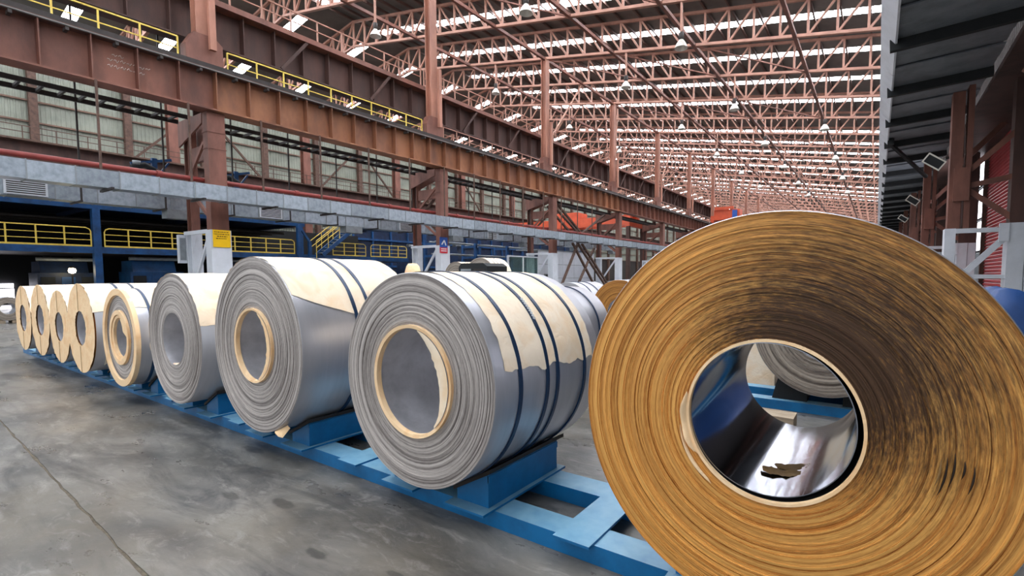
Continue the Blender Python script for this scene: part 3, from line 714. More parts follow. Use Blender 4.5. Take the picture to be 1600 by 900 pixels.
for k in range(3):
    t = thing('pipe_rack', 'blue pipe rack frame right of the second column, %s from the left' % ORD[k], 'pipe rack', (-31.5, 29.0 + 4.6 * k, 0), 'pipe rack frames')
    for x in (0, -1.6): MB().box(x - 0.12, x + 0.12, -0.12, 0.12, 0, 4.7).build('post', 'dkblue', t)
    for z in (3.3, 4.3): MB().box(-1.6, 0.12, -0.1, 0.1, z, z + 0.2).build('cross_beam', 'dkblue', t)
    for x, z in ((-0.3, 3.6), (-0.8, 3.6), (-0.4, 4.62), (-1.1, 4.62)): MB().tube([(x, 0, z), (x, 4.5, z)], 0.07, 8).build('pipe', 'galv2', t)
for k in range(5):
    t = thing('line_housing', 'tall dark blue housing of the process line behind, %s from the left' % ORD[k], 'housing', (-45, 30.0 + 9.4 * k, 0), 'process line housings')
    for q in range(4): MB().box(-0.1, 0.0, 2.28 * q, 2.28 * q + 2.2, 0, 8.2).build('side_panel', 'navy', t)
    for q in range(5): MB().box(0.0, 0.15, 2.28 * q - 0.08, 2.28 * q + 0.08, 0, 8.3).build('upright', 'dkblue', t)
    for z in (2.6, 5.4, 8.1): MB().box(0.0, 0.2, 0, 9.1, z, z + 0.2).build('rail', 'dkblue', t)
t = thing('work_lamp', 'small glowing work lamp in the dark under the mezzanine', 'lamp', (-37, 7.65, 2.0))
MB().lathe_z([(0.0, -0.16), (0.12, -0.12), (0.16, 0.0), (0.12, 0.12), (0.0, 0.16)], 14).build('globe', 'bulb', t); MB().box(-0.03, 0.03, -0.03, 0.03, -2.0, -0.14).build('stand', 'darksteel', t); MB().box(-0.1, 0.1, -0.1, 0.1, 0.12, 0.22).build('cap', 'darksteel', t)
win2 = struct('window_2')
MB().box(-43.3, -43.25, 5.3, 6.4, 0.3, 1.25).build('pane', 'window', win2); MB().box(-43.26, -43.2, 5.25, 6.45, 0.95, 1.02).build('glazing_bar', 'rubber', win2)

# glazed cabin, white cabin walls and raking braces near third column
t = thing('operator_cabin', 'white panelled cabin behind the third column', 'cabin', (-30, 41.5, 0))
for k in range(5): MB().box(-0.06, 0.0, k * 2.4, k * 2.4 + 2.36, 0, 4.4).build('wall_panel', 'white', t)
MB().box(-3, 0.1, 0, 12, 4.4, 4.5).build('roof_panel', 'galv2', t)
for z in (1.4, 2.9): MB().box(0.0, 0.02, 0, 12, z, z + 0.05).build('seam', 'galv2', t)
v_ = MB().box(0, 0.08, 1.0, 2.6, 1.3, 1.9).build('vent', 'galv2', t)
for q in range(2): MB().box(0.08, 0.09, 1.15 + 0.75 * q, 1.75 + 0.75 * q, 1.38, 1.82).build('opening', 'rubber', v_)
t = thing('glass_screen', 'glass screen with white frame left of the third column', 'screen', (-27.2, 33.3, 0))
for y in (0, 1.9, 4.2): MB().bar((0, y - (0.25 if y == 0 else 0), 3.45), (0, y, 0), 0.14).build('frame_post', 'white', t)
MB().box(-0.06, 0.06, -0.25, 4.2, 3.38, 3.5).build('head_rail', 'white', t)
for a, b in ((0.05, 1.83), (1.97, 4.13)): MB().box(-0.02, 0.02, a, b, 0.6, 3.38).build('pane', 'glass', t)
t = thing('raking_brace', 'dark steel cross bracing with rungs between third and fourth columns', 'bracing', (-25.2, 0, 0))
for a, b in (((37.5 + 0.6, 0.1), (41.6, 4.9)), ((41.6, 4.9), (48.2, 0.1)), ((40.6, 4.9), (45.6, 0.1)), ((44.9, 4.6), (41.0, 0.1)), ((42.4, 4.9), (48.9, 0.1))):
    MB().bar((0, a[0], a[1]), (0, b[0], b[1]), 0.16, 0.22, (1, 0, 0)).build('brace_bar', 'brown', t)
for k in range(5): MB().box(-0.05, 0.05, 42.6 + 0.95 * k, 43.6 + 0.95 * k, 4.2 - 0.75 * k, 4.3 - 0.75 * k).build('rung', 'brown', t)
t = thing('raking_brace', 'brown cross bracing above the ducts between third and fourth columns', 'bracing', (-27.0, 0, 0))
for a, b in (((39.4, 8.8), (45.0, 6.1)), ((38.9, 8.4), (43.4, 6.0)), ((50.6, 8.8), (45.0, 6.1)), ((40.6, 8.8), (45.6, 6.1))): MB().bar((0, a[0], a[1]), (0, b[0], b[1]), 0.16, 0.22, (1, 0, 0)).build('brace_bar', 'brown', t)
t = thing('bridge_crane', 'orange bridge crane girder seen between the third and fourth columns', 'crane', (-30, 64, 0))
MB().box(-30, 0, 0, 0.9, 9.0, 10.4).build('bridge_girder', 'orange', t); MB().box(-30, 0, 2.4, 3.3, 9.0, 10.4).build('bridge_girder', 'orange', t)
MB().box(-0.2, 0.5, -1.2, 4.5, 8.7, 9.5).build('end_carriage', 'orange', t); MB().box(-30.5, -29.8, -1.2, 4.5, 8.7, 9.5).build('end_carriage', 'orange', t)
for y in (-0.9, 4.0):
    for x in (0.15, -30.1): MB().box(x - 0.25, x + 0.25, y - 0.25, y + 0.25, 0, 8.7).build('gantry_leg', 'ugirder', t)
MB().box(-1, -0.3, 0, 3, 10.4, 10.5).build('end_plate', 'orange', t); MB().box(-13, -9, 0.2, 3.2, 10.4, 11.4).build('trolley', 'orange', t)
t = thing('crane_cab', 'small orange crane trolley far down the hall at rail height', 'crane', (-22.5, 92, 12.3))
MB().box(-3.2, 1.4, -1, 1.0, -0.4, 1.4).build('trolley_frame', 'orange', t); MB().box(-3.8, -3.2, -1, 1.0, -0.9, 0.4).build('wheel_box', 'orange', t); MB().box(0.2, 1.0, -1.4, -1.0, -0.2, 1.2).build('cab', 'signb', t); MB().box(-3.0, 0.4, -1.3, -1.1, 1.4, 1.9).build('hand_rail', 'orange', t)
# paper bundle and black generator box and far coils come with the coils

# ------------------------------------------------------------------ right side: soffit, columns, floodlights
so = thing('canopy_soffit', 'slate-grey ribbed sheet soffit overhead on the right', 'soffit', (0, 0, 9.3))
y = 10.0; k = 0; rr = random.Random(11)
def zs(x): return 0.05 * (x - 0.2)
while y < 150:
    ln = 4.6; x1 = 3.35
    for q in range(4):
        a = y + q * ln / 4; e = a + ln / 4 - 0.02; dz = (0, 0.07, 0.0, 0.05)[q]
        MB().add([(0.2, a, zs(0.2) + dz), (x1, a, zs(x1) + dz), (x1, e, zs(x1) + dz), (0.2, e, zs(0.2) + dz),
                  (0.2, a, zs(0.2) + dz + 0.05), (x1, a, zs(x1) + dz + 0.05), (x1, e, zs(x1) + dz + 0.05), (0.2, e, zs(0.2) + dz + 0.05)],
                 [(0, 3, 2, 1), (4, 5, 6, 7), (0, 1, 5, 4), (1, 2, 6, 5), (2, 3, 7, 6), (3, 0, 4, 7)]).build('soffit_panel', 'soffit', so)
    MB().bar((0.1, y + ln + 0.1, -0.1), (3.4, y + ln + 0.1, zs(3.4) - 0.1), 0.2, 0.36).build('soffit_rib', 'rubber', so)
    y += ln + 0.2
for k in range(22): MB().prism_xz([(0.24, -0.08), (0.30, -0.08), (0.30, 0.5), (-0.16, 0.5), (-0.16, 0.42)], 10 + 6.2 * k, 16.15 + 6.2 * k).build('edge_trim', 'white', so)
MB().box(0.15, 3.4, 10, 148, 0.5, 0.56).build('upper_deck', 'soffit', so)
t = thing('soffit_brace', 'dark slanting brace under the slate-grey soffit', 'brace', (0.35, 33, 9.1)); MB().bar((0, 0, 0), (2.0, 4.5, -1.3), 0.16).build('brace_bar', 'rubber', t); MB().box(-0.1, 0.2, -0.2, 0.2, -0.1, 0.2).build('gusset', 'rubber', t)

def make_rcol():
    t = link('portal_column', None)
    MB().box(2.27, 2.66, -0.3, 0.3, 3.62, 9.0).build('near_leg', 'rust', t)
    MB().box(2.76, 2.95, -0.3, 0.3, 3.62, 9.2).build('inner_post', 'rust', t)
    MB().box(2.4, 2.9, -0.42, -0.3, 4.7, 6.0).build('bracket_plate', 'rust', t)
    MB().box(4.15, 5.0, -0.3, 0.3, 3.75, 9.2).build('far_leg', 'ugirder', t)
    for a, b in (((2.9, 5.1), (4.3, 3.9)), ((2.9, 5.9), (4.6, 7.6)), ((2.9, 5.3), (4.6, 5.6))): MB().bar((a[0], -0.2, a[1]), (b[0], -0.2, b[1]), 0.12, 0.2).build('lacing_bar', 'rust', t)
    MB().box(2.2, 2.55, -0.36, 0.36, 0, 3.62).build('white_leg', 'white', t)
    MB().box(4.1, 4.6, -0.40, 0.36, 0, 3.75).build('white_leg', 'white', t)
    MB().box(4.62, 5.0, -0.36, 0.36, 0, 3.75).build('white_leg', 'white', t)
    MB().box(2.55, 4.2, -0.42, -0.28, 3.42, 3.6).build('white_head_bar', 'white', t)
    MB().box(3.85, 4.15, -0.44, -0.3, 3.05, 3.75).build('white_gusset', 'white', t)
    MB().bar((2.6, -0.3, 1.5), (4.0, -0.3, 3.15), 0.12, 0.22).build('white_brace', 'white', t)
    MB().box(2.55, 4.2, -0.3, -0.2, 1.62, 1.78).build('white_tie', 'white', t)
    return t
r0 = make_rcol()
for i in range(1, 6):
    c = r0 if i == 1 else copy_tree(r0); c.location = (0.05, colY(i) + 0.9, 0)
    tag(c, 'brown portal column with white base behind the golden coil, %s from the camera' % ORD[i - 1], 'column', 'right row of columns')
rg = thing('wall_runway', 'dark rusty runway beam above the right-hand columns', 'beam', (0, 12, 0))
MB().box(4.2, 4.6, 0, 98, 9.4, 10.6).build('web', 'ugirder', rg); MB().box(3.5, 5.5, 0, 98, 9.2, 9.4).build('bottom_flange', 'ugirder', rg)
for k in range(5): MB().bar((3.2, 14 * k + 6, 7.2), (5.0, 14 * k + 6, 9.2), 0.25).build('knee', 'rust', rg)
for i, (x, y, z) in enumerate(((1.80, 24.9, 6.35), (1.80, 38.9, 6.6), (1.80, 52.9, 6.8))):
    t = thing('flood_light', 'square floodlight on a bracket under the soffit, %s from the camera' % ORD[i], 'floodlight', (x, y, z), 'floodlights')
    h_ = MB(); h_.box(-0.32, 0.32, -0.1, 0.1, -0.18, 0.18); o = h_.build('housing', 'rubber', t); o.rotation_euler = (0.3, 0.65, 0)
    f_ = MB()
    for a in (((-0.36, 0.36), (0.16, 0.21)), ((-0.36, 0.36), (-0.21, -0.16)), ((-0.36, -0.31), (-0.16, 0.16)), ((0.31, 0.36), (-0.16, 0.16))): f_.box(a[0][0], a[0][1], -0.14, -0.1, a[1][0], a[1][1])
    f_.build('bezel', 'lampshade', o)
    MB().bar((0.2, 0.05, -0.15), (0.42, 0.1, 0.1), 0.07).build('bracket_arm', 'galv2', t); MB().bar((0.36, 0.1, 0.1), (0.47, 0.11, 0.11), 0.1).build('bracket_arm', 'darksteel', t)
# tarpaulin-covered load
mb = MB(); nx, ny = 22, 14; vv = []
for i in range(nx + 1):
    for j in range(ny + 1):
        u, v = i / nx * 2 - 1, j / ny * 2 - 1
        e = max(abs(u), abs(v)); zt = 1.58 - 0.42 * (u + 0.6) * (1 if u > -0.6 else 0)
        f_ = 1.0 if e < 0.72 else max(0.0, 1 - (e - 0.72) / 0.28) 
        z = zt * (f_ ** 0.3) + 0.05 * noise.noise(Vector((u * 3, v * 3, 1)))
        vv.append((u * 0.95, v * 0.9, max(0.004, z)))
mb.add(vv, [(i * (ny + 1) + j, (i + 1) * (ny + 1) + j, (i + 1) * (ny + 1) + j + 1, i * (ny + 1) + j + 1) for i in range(nx) for j in range(ny)], True)
tp = mb.build('tarpaulin', 'tarp', None, (1.98, 8.6, 0)); tag(tp, 'bright blue tarpaulin over a load at the right edge', 'tarpaulin')

# ------------------------------------------------------------------ steel coils
ZB = 0.25                                            # underside of the coils above the floor
def face_profile(r0, r1, n, y, amp, rnd, lip=0.0):
    """stepped winding edges: every winding stands a little in or out of its neighbours"""
    P = []; cur = 0.0
    edges = sorted([r0, r1] + [rnd.uniform(r0, r1) for _ in range(n - 1)])
    for a, b in zip(edges[:-1], edges[1:]):
        cur = 0.55 * cur + rnd.uniform(-amp, amp)
        P += [(a, y + cur), (b, y + cur)]
    return P
def wrap(R, y0, y1, a0, a1, edge, nseg=90, ny=26, seed=0, off=0.006, ragged=0.05):
    """sheet of paper lying on the coil: angles in degrees from +X over the top; edge(t) gives the lower edge offset"""
    v = []
    for i in range(nseg + 1):
        for j in range(ny + 1):
            t = j / ny; aa0 = a0 + edge(t)
            a = math.radians(aa0 + (a1 - aa0) * i / nseg)
            yy = y0 + (y1 - y0) * t
            if j in (0, ny): yy += ragged * 0.3 * noise.noise(Vector((i * 0.25, seed, j)))
            q = off + 0.006 * noise.noise(Vector((a * 5, yy * 7, seed))) + (0.008 * abs(noise.noise(Vector((yy * 9, seed, 2)))) if i < 2 else 0)
            v.append(((R + q) * math.cos(a), yy, (R + q) * math.sin(a)))
    return MB().add(v, [(i * (ny + 1) + j, i * (ny + 1) + j + 1, (i + 1) * (ny + 1) + j + 1, (i + 1) * (ny + 1) + j) for i in range(nseg) for j in range(ny)], True)
def ring(ra, rb, y0, y1, n=80):
    return MB().lathe_y([(ra, y0), (rb, y0), (rb, y1), (ra, y1)], n, False, True)
def coil(lab, X, Yf, R, r, width, face='edge', rings=70, amp=0.003, segs=120, seed=0, straps=(), zbase=ZB, group='steel coils in the front row', shell='steel', bore='bore', name='steel_coil', sw=0.032):
    t = thing(name, lab, 'coil', (X, Yf, R + zbase), group)
    rnd = random.Random(seed)
    P = face_profile(r, R - 0.004, rings, 0.0, amp, rnd) 
    MB().lathe_y(P, segs, False).build('end_face', face, t)
    MB().lathe_y([(R - 0.004, P[-1][1]), (R, 0.006), (R, width - 0.006), (R - 0.005, width)], segs, True).build('outer_wrap', shell, t)
    MB().lathe_y([(R - 0.005, width)] + [(R - 0.005 - (R - 0.005 - r) * k / 6, width + 0.004 * (k % 2)) for k in range(1, 7)], segs, False).build('back_face', face, t)
    MB().lathe_y([(r, width), (r, P[0][1])], segs, True).build('bore_lining', bore, t)
    for s in straps:
        MB().lathe_y([(R + 0.002, s - sw / 2), (R + 0.0135, s - sw / 2), (R + 0.0135, s + sw / 2), (R + 0.002, s + sw / 2)], segs, False, True).build('strap', 'strap', t)
    return t
def rag(seed, amp, slope=0.0, k=9):
    return lambda t: slope * t + amp * noise.noise(Vector((t * k, seed, 0.3))) + 0.5 * amp * noise.noise(Vector((t * k * 3, seed, 4)))
def liner(t, ra, rb, mm='kraft', y=-0.02):
    return MB().lathe_y([(ra, y), (rb, y - 0.004), (rb, 0.02), (ra, 0.02)], 90, False, True).build('core_liner', mm, t)
def flap(t, pts, mm='paper'):
    """torn piece of paper: polygon strip given as pairs of points"""
    mb = MB(); v = []
    for a, b in pts: v += [a, ((a[0] + b[0]) / 2, (a[1] + b[1]) / 2 - 0.01, (a[2] + b[2]) / 2 + 0.008), b]
    n = len(pts); mb.add(v, [(3 * i + k, 3 * i + k + 1, 3 * i + 4 + k, 3 * i + 3 + k) for i in range(n - 1) for k in (0, 1)], True)
    return mb.build('paper_flap', mm, t)
def arc(r, a, y): return (r * math.cos(math.radians(a)), y, r * math.sin(math.radians(a)))

# gold coil, nearest
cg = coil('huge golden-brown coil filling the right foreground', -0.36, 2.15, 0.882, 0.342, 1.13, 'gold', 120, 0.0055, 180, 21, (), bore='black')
sl_ = MB().lathe_y([(0.326, 1.12), (0.326, 0.012)], 200, True); sl_.lathe_y([(0.326, 0.012), (0.330, 0.012), (0.330, 1.12), (0.326, 1.12)], 200, False); sl_.build('bright_sleeve', 'mirror', cg, (-0.010, 0, 0.006))
ring(0.340, 0.352, -0.012, 0.012, 120).build('inner_lip', 'kraft', cg)
flap(cg, [(arc(0.352, a, -0.012), arc(0.356 + 0.017 * math.sin((a - 168) / 46 * PI) + 0.004, a - 3, -0.03 - 0.012 * math.sin(a))) for a in range(168, 216, 5)], 'kraft')
flap(cg, [(arc(0.385, a, -0.010), arc(0.385 + 0.010 * math.sin((a - 190) / 40 * PI) + 0.003, a + 4, -0.022)) for a in range(190, 232, 5)], 'kraft')
for q, (rr_, a0, a1) in enumerate(((0.575, -14, -4), (0.592, -17, -3), (0.612, -13, -1), (0.640, -9, -3), (0.668, -13, -4))):   # gouged windings on the right
    flap(cg, [(arc(rr_, a, -0.009), arc(rr_ + 0.006 * math.sin((a - a0) / (a1 - a0) * PI) + 0.001, a + 0.6, -0.012)) for a in [a0 + (a1 - a0) * k / 8 for k in range(9)]], 'scrap' if q == 0 else 'darkgouge').name = 'gouged_winding'
ps = thing('paper_scrap', 'crumpled brown paper scrap lying inside the golden coil bore', 'scrap', (-0.34, 2.50, 0.83))
for (sx, sy, rot, sd) in ((-0.005, -0.07, 0.25, 1), (0.035, 0.03, 0.5, 2)):
    mb = MB(); nx, ny = 16, 8; vv = []
    for i in range(nx + 1):
        for j in range(ny + 1):
            u, v = i / nx * 2 - 1, j / ny * 2 - 1
            wv = 0.85 + 0.3 * noise.noise(Vector((u * 2.5, sd, v)))
            x = u * 0.085; y = v * 0.05 * wv * (1 - 0.35 * u * u); xr = x * math.cos(rot) - y * math.sin(rot) + sx; yr = x * math.sin(rot) + y * math.cos(rot) + sy
            zz = 0.318 + 0.0 - math.sqrt(max(0.01, 0.324 ** 2 - (xr) ** 2)) + 0.006 + 0.016 * abs(noise.noise(Vector((u * 3, v * 3, sd))))
            vv.append((xr, yr, zz - 0.012))
    mb.add(vv, [(i * (ny + 1) + j, (i + 1) * (ny + 1) + j, (i + 1) * (ny + 1) + j + 1, i * (ny + 1) + j + 1) for i in range(nx) for j in range(ny)], True)
    mb.build('torn_sheet', 'scrap', ps)

# coil 8
c8 = coil('large grey coil with four navy straps beside the golden coil', -2.703, 2.235, 0.76, 0.392, 1.335, 'edge', 110, 0.003, 140, 8, (0.245, 0.555, 0.685, 1.07))
wrap(0.76, 0.10, 1.20, 7, 168, lambda t: (3.0 - 12 * t if t < 0.1 else 2 - 4 * t) + rag(8, 3.5)(t), 110, 34, 8).build('paper_wrap', 'paper', c8)
liner(c8, 0.374, 0.398)
flap(c8, [(arc(0.376, a, -0.03), arc(0.372 - (0.10 * math.sin((a + 50) / 130 * PI) ** 0.8 if -50 < a < 80 else 0.004) - 0.03 * abs(noise.noise(Vector((a * 0.09, 1, 1)))), a, -0.012)) for a in range(-50, 82, 6)], 'paper')
for k in range(9):
    a0 = 47 - k * 1.6; MB().bar(arc(0.776, a0, 0.55), arc(0.776, a0 - 0.7, 0.565), 0.004, 0.02).build('strap_print', 'signw', c8)
# coil 7
c7 = coil('tallest grey coil with two navy straps over cream paper', -4.94, 2.232, 0.835, 0.352, 1.25, 'edge', 110, 0.003, 130, 7, (0.55, 0.705))
wrap(0.835, 0.004, 1.245, 14, 172, lambda t: 22 * (1 - t) ** 2.0 + rag(7, 0.8)(t), 100, 28, 7).build('paper_wrap', 'paper', c7)
liner(c7, 0.335, 0.356)
flap(c7, [(arc(0.338, a, -0.026), arc(0.336 - (0.085 * math.sin((a + 70) / 140 * PI) ** 0.6 if -70 < a < 70 else 0.003) - 0.025 * abs(noise.noise(Vector((a * 0.09, 3, 1)))), a, -0.012)) for a in range(-70, 72, 6)], 'kraft')
flap(c7, [(arc(0.338, -35, 0.05), arc(0.33, -100, 0.55)), (arc(0.30, -25, 0.1), arc(0.27, -95, 0.5)), (arc(0.31, -5, 0.15), arc(0.16, -60, 0.4))], 'paper')
flap(c7, [(arc(0.84, -68, 0.0), arc(0.90, -64, -0.01)), (arc(0.84, -62, 0.02), arc(0.93, -61, 0.0)), (arc(0.84, -57, 0.05), arc(0.88, -56, 0.05))], 'kraft')
# coil 6
c6 = coil('grey coil with plain bore, cream paper on top, no straps', -6.841, 2.225, 0.758, 0.305, 1.25, 'edge', 90, 0.003, 120, 6, ())
wrap(0.758, 0.0, 1.245, 15, 195, rag(6, 2.0), 100, 24, 6).build('paper_wrap', 'paper', c6)
flap(c6, [(arc(0.30, a, 0.0), arc(0.30 - 0.05 * math.sin((a + 100) / 80 * PI), a, 0.03 + 0.25 * math.sin((a + 100) / 80 * PI))) for a in range(-100, -18, 6)], 'paper')
# coil 5
c5 = coil('grey coil with golden rim and golden core ring', -8.588, 2.214, 0.656, 0.28, 1.2, 'edge', 50, 0.004, 110, 5, (0.16,))
wrap(0.656, 0.0, 1.15, 40, 176, rag(5, 2.0), 80, 20, 5).build('paper_wrap', 'paper', c5)
ring(0.575, 0.664, -0.03, 0.02).build('paper_rim', 'kraft', c5); ring(0.31, 0.372, -0.03, 0.02).build('paper_rim', 'kraft', c5); liner(c5, 0.268, 0.30, 'kraft', -0.014)
flap(c5, [(arc(0.268, a, -0.01), arc(0.268 - 0.13 * math.sin((a - 10) / 80 * PI), a - 12, -0.01)) for a in range(10, 92, 8)], 'kraft')
flap(c5, [(arc(0.664, 200, 0.02), arc(0.664, 186, 0.5)), (arc(0.72, 203, 0.0), arc(0.72, 190, 0.5)), (arc(0.86, 212, -0.02), arc(0.76, 196, 0.4))], 'paper')
# coils 4..1: paper covered ends
specs = [(-10.319, 2.204, 0.681, 0.28, 'wide coil with tan papered end, fourth from the left', 4, (0.35, 0.55)), (-11.824, 2.260, 0.614, 0.263, 'small coil with tan papered end, third from the left', 3, ()), (-13.184, 2.269, 0.656, 0.30, 'coil with tan papered end, second from the left', 2, (0.85,)), (-14.475, 2.258, 0.637, 0.28, 'coil with tan papered end at the far left of the row', 1, ())]
for X, Yf, R, r, lab, sd, strp in specs:
    c = coil(lab, X, Yf, R, r, 1.2, 'goldplain', 40, 0.003, 96, sd, strp)
    rnd = random.Random(sd); ns = 96; v = []; rad = [r - 0.012, r + 0.05, (R + r) / 2, R - 0.05, R + 0.012]
    for q, ra in enumerate(rad):
        for k in range(ns):
            a = 2 * PI * k / ns; v.append((ra * math.cos(a), -0.018 - 0.012 * abs(noise.noise(Vector((math.cos(a) * 4, math.sin(a) * 4, q + sd)))) - (0.01 if k % 48 == 24 else 0), ra * math.sin(a)))
    MB().add(v, [(q * ns + k, q * ns + (k + 1) % ns, (q + 1) * ns + (k + 1) % ns, (q + 1) * ns + k) for q in range(4) for k in range(ns)], True).build('end_paper', 'kraft', c)
    MB().box(-0.012, 0.0, -0.034, -0.03, -R, -r).build('paper_seam', 'scrap', c); MB().box(-0.012, 0.0, -0.034, -0.03, r, R).build('paper_seam', 'scrap', c)
    wrap(R, -0.015, 1.15, 5 if sd != 4 else 24, 182, rag(sd, 4.0), 80, 18, sd).build('paper_wrap', 'paper', c)

# ------------------------------------------------------------------ blue rack with saddles
rk = thing('coil_rack', 'long low blue steel rack under the front row of coils', 'rack', (0, 0, 0))
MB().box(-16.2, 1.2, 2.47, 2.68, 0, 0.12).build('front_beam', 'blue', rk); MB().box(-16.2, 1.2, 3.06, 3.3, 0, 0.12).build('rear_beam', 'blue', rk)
CX = [-0.36, -2.66, -4.94, -6.841, -8.588, -10.319, -11.824, -13.184, -14.475]; RR = [0.882, 0.76, 0.835, 0.758, 0.656, 0.681, 0.614, 0.656, 0.637]
CN = ['golden', 'four-strap grey', 'tallest two-strap', 'plain-bored grey', 'golden-rimmed grey', 'fourth from left', 'third from left', 'second from left', 'far left']
for k in range(len(CX) - 1):
    xm = (CX[k] + CX[k + 1]) / 2
    if CX[k] - CX[k + 1] > 1.55: MB().box(xm - 0.13, xm + 0.13, 2.41, 3.36, 0.12, 0.136).build('cross_plate', 'blue', rk)
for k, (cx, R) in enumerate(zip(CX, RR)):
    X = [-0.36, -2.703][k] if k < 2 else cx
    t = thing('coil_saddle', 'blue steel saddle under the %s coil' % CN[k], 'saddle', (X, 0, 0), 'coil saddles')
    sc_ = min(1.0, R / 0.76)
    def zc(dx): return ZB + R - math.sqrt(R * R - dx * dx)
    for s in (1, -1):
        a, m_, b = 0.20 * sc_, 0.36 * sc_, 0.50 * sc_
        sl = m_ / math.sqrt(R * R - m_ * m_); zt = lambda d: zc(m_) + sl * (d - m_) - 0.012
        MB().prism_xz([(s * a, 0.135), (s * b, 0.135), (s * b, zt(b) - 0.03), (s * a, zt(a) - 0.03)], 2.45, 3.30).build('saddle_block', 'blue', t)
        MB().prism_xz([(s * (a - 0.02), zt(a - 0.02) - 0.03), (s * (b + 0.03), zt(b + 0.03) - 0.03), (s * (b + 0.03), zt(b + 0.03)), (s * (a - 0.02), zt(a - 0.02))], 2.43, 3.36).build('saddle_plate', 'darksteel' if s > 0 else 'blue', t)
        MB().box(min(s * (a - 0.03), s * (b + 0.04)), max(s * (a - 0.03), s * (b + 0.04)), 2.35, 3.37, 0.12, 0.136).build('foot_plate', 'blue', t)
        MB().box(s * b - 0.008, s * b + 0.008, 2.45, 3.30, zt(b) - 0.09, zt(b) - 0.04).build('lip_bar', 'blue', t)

# ------------------------------------------------------------------ second and third rows, seen through gaps and the golden bore
coil('taupe coil behind, seen through the golden coil bore', -0.50, 6.6, 0.82, 0.37, 1.3, 'edge2', 60, 0.006, 110, 31, (), group='coils in the rows behind', zbase=0.26)
cb = coil('silver coil with dark straps just behind the four-strap coil', -4.1, 5.4, 0.66, 0.3, 1.25, 'edge', 30, 0.004, 90, 32, (0.25, 0.5, 0.9), group='coils in the rows behind')
wrap(0.66, 0.0, 0.25, 60, 120, rag(2, 8), 30, 8, 3).build('paper_wrap', 'kraft', cb)
coil('small brown coil between the silver coil and the golden coil', -4.75, 9.6, 0.70, 0.28, 1.2, 'goldplain', 30, 0.004, 90, 33, (), group='coils in the rows behind')
coil('shiny wrapped coil under the dark cross bracing, behind the silver coil', -6.6, 10.4, 0.66, 0.28, 1.3, 'steel', 30, 0.004, 90, 34, (0.3, 0.7), group='coils in the rows behind')
for (x, y, R, lab, sd) in ((-16.6, 18.0, 1.0, 'cream wrapped coil on a stand behind the black box', 35), (-20.3, 20.0, 0.95, 'cream strapped coil on a stand by the second column', 36)):
    c = coil(lab, x, y, R, 0.3, 1.3, 'edge2', 20, 0.004, 80, sd, (0.3, 0.55, 0.8), zbase=0.62, group='coils on stands')
    wrap(R, 0, 1.3, -30, 210, rag(sd, 1), 60, 8, sd).build('paper_wrap', 'paper', c)
    t = thing('coil_stand', 'timber stand under the ' + lab.split(' on a')[0], 'stand', (x, y, 0), 'coil stands')
    for s in (-1, 1): MB().prism_xz([(s * 0.2, 0), (s * 0.8, 0), (s * 0.8, 0.9), (s * 0.2, 0.62)], 0.1, 1.2).build('chock', 'wood', t)
    MB().box(-0.9, 0.9, 0.05, 1.25, 0, 0.1).build('sole_plate', 'wood', t)
t = thing('power_unit', 'black boxy power unit standing behind the four-strap coil', 'machine', (-13.3, 14, 0))
MB().prism_xz([(-0.75, 1.2), (0.75, 1.2), (0.75, 2.1), (0.55, 2.22), (-0.6, 2.22), (-0.75, 2.08)], 0, 1.2).build('hood', 'rubber', t)
MB().box(-0.7, 0.7, 0.05, 1.15, 0, 1.2).build('cabinet', 'rubber', t)
for s in (-1, 1): MB().box(min(s * 0.08, s * 0.62), max(s * 0.08, s * 0.62), -0.02, 0, 1.45, 2.0).build('front_grille', 'galv2' if s < 0 else 'darksteel', t)
t = thing('paper_bundle', 'tan paper wrapped bundle against the second column', 'bundle', (-24.6, 20.5, 0))
mb = MB(); mb.lathe_z([(0.0, 2.5), (0.25, 2.48), (0.42, 2.3), (0.5, 1.9), (0.52, 1.0), (0.5, 0.0)], 16)
mb.v = [(x * (1 + 0.25 * noise.noise(Vector((x * 3, y * 3, z * 2)))), y * (1 + 0.2 * noise.noise(Vector((y * 3, z * 3, x)))), z) for x, y, z in mb.v]
mb.build('wrapping', 'kraft', t); MB().lathe_z([(0.53, 1.5), (0.545, 1.5), (0.545, 1.56), (0.53, 1.56)], 16).build('tie_band', 'strap', t)
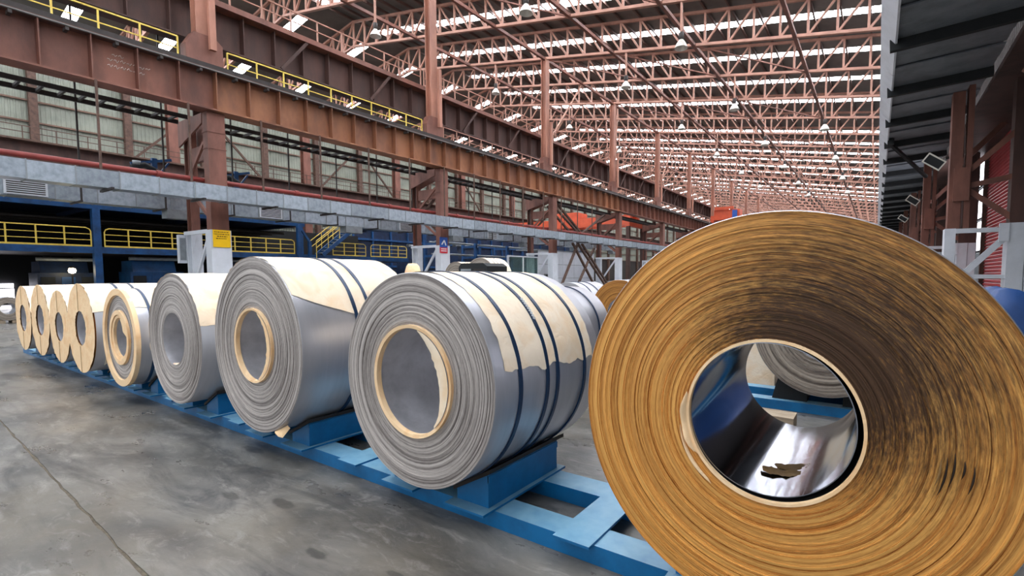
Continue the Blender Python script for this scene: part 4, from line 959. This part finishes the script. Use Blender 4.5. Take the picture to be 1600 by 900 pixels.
# rack and timber of the second row (through the golden bore)
rk2 = thing('coil_rack', 'blue rack under the taupe coil, seen through the golden bore', 'rack', (0, 0, 0))
for y in (6.75, 7.4): MB().box(-5.2, 1.2, y, y + 0.2, 0, 0.12).build('beam', 'blue', rk2)
for s in (-1, 1): MB().prism_xz([(-0.5 + s * 0.2, 0.12), (-0.5 + s * 0.62, 0.12), (-0.5 + s * 0.55, 0.40), (-0.5 + s * 0.3, 0.285), (-0.5 + s * 0.2, 0.26)], 6.85, 7.8).build('saddle_block', 'rubber', rk2)
t = thing('coil_stand', 'timber chocks under the silver coil with dark straps', 'stand', (-4.1, 5.4, 0), 'coil stands')
for q in (-1, 1): MB().prism_xz([(q * 0.1, 0), (q * 0.45, 0), (q * 0.45, 0.36), (q * 0.1, 0.245)], 0.1, 1.1).build('chock', 'wood', t)
for (x, y, lx, ly, z0, z1, lab) in ((-0.97, 5.95, 0.5, 0.3, 0.0, 0.16, 'pale timber block on the floor seen through the golden bore'), (-1.75, 8.4, 0.9, 0.5, 0.0, 1.1, 'pale upright board left of the taupe coil in the bore')):
    t = thing('timber_block', lab, 'timber', (x, y, z0)); MB().box(-lx / 2, lx / 2, -ly / 2, ly / 2, 0, z1 - z0).build('block', 'wood' if z1 < 1 else 'paper', t); MB().box(-lx / 2 - 0.005, -lx / 2 + 0.02, -ly / 2 - 0.005, ly / 2 + 0.005, 0, z1 - z0 + 0.004).build('end_strip', 'galv2', t)
for (x, y, sd) in ((-4.75, 9.6, 0.62), (-6.6, 10.4, 0.66)):
    t = thing('coil_stand', 'timber chocks under the ' + ('small brown coil' if x > -5 else 'shiny wrapped coil'), 'stand', (x, y, 0), 'coil stands')
    for s in (-1, 1): MB().prism_xz([(s * 0.1, 0), (s * 0.45, 0), (s * 0.45, 0.36), (s * 0.1, 0.245)], 0.1, 1.1).build('chock', 'wood', t)
# grey coil and yellow guard at the extreme left
coil('dark grey coil standing alone at the left edge of the photo', -26.5, 3.75, 0.43, 0.2, 0.8, 'edge2', 24, 0.004, 72, 41, (), group='coils on stands', zbase=0.1).rotation_euler = (0, 0, PI / 2)
t = thing('coil_stand', 'timber chocks under the lone dark grey coil', 'stand', (-26.5, 3.75, 0), 'coil stands'); t.rotation_euler = (0, 0, PI / 2)
for s in (-1, 1): MB().prism_xz([(s * 0.08, 0), (s * 0.32, 0), (s * 0.32, 0.19), (s * 0.08, 0.095)], 0.05, 0.75).build('chock', 'wood', t)
t = thing('guard_rail', 'low yellow guard rail beside the far left coil', 'railing', (-24.6, 4.3, 0))
for y in (0, 1.2): MB().box(-0.04, 0.04, y - 0.04, y + 0.04, 0, 1.0).build('post', 'yellow', t)
for z in (0.45, 0.98): MB().box(-0.03, 0.03, 0, 1.2, z - 0.03, z + 0.03).build('rail', 'yellow', t)
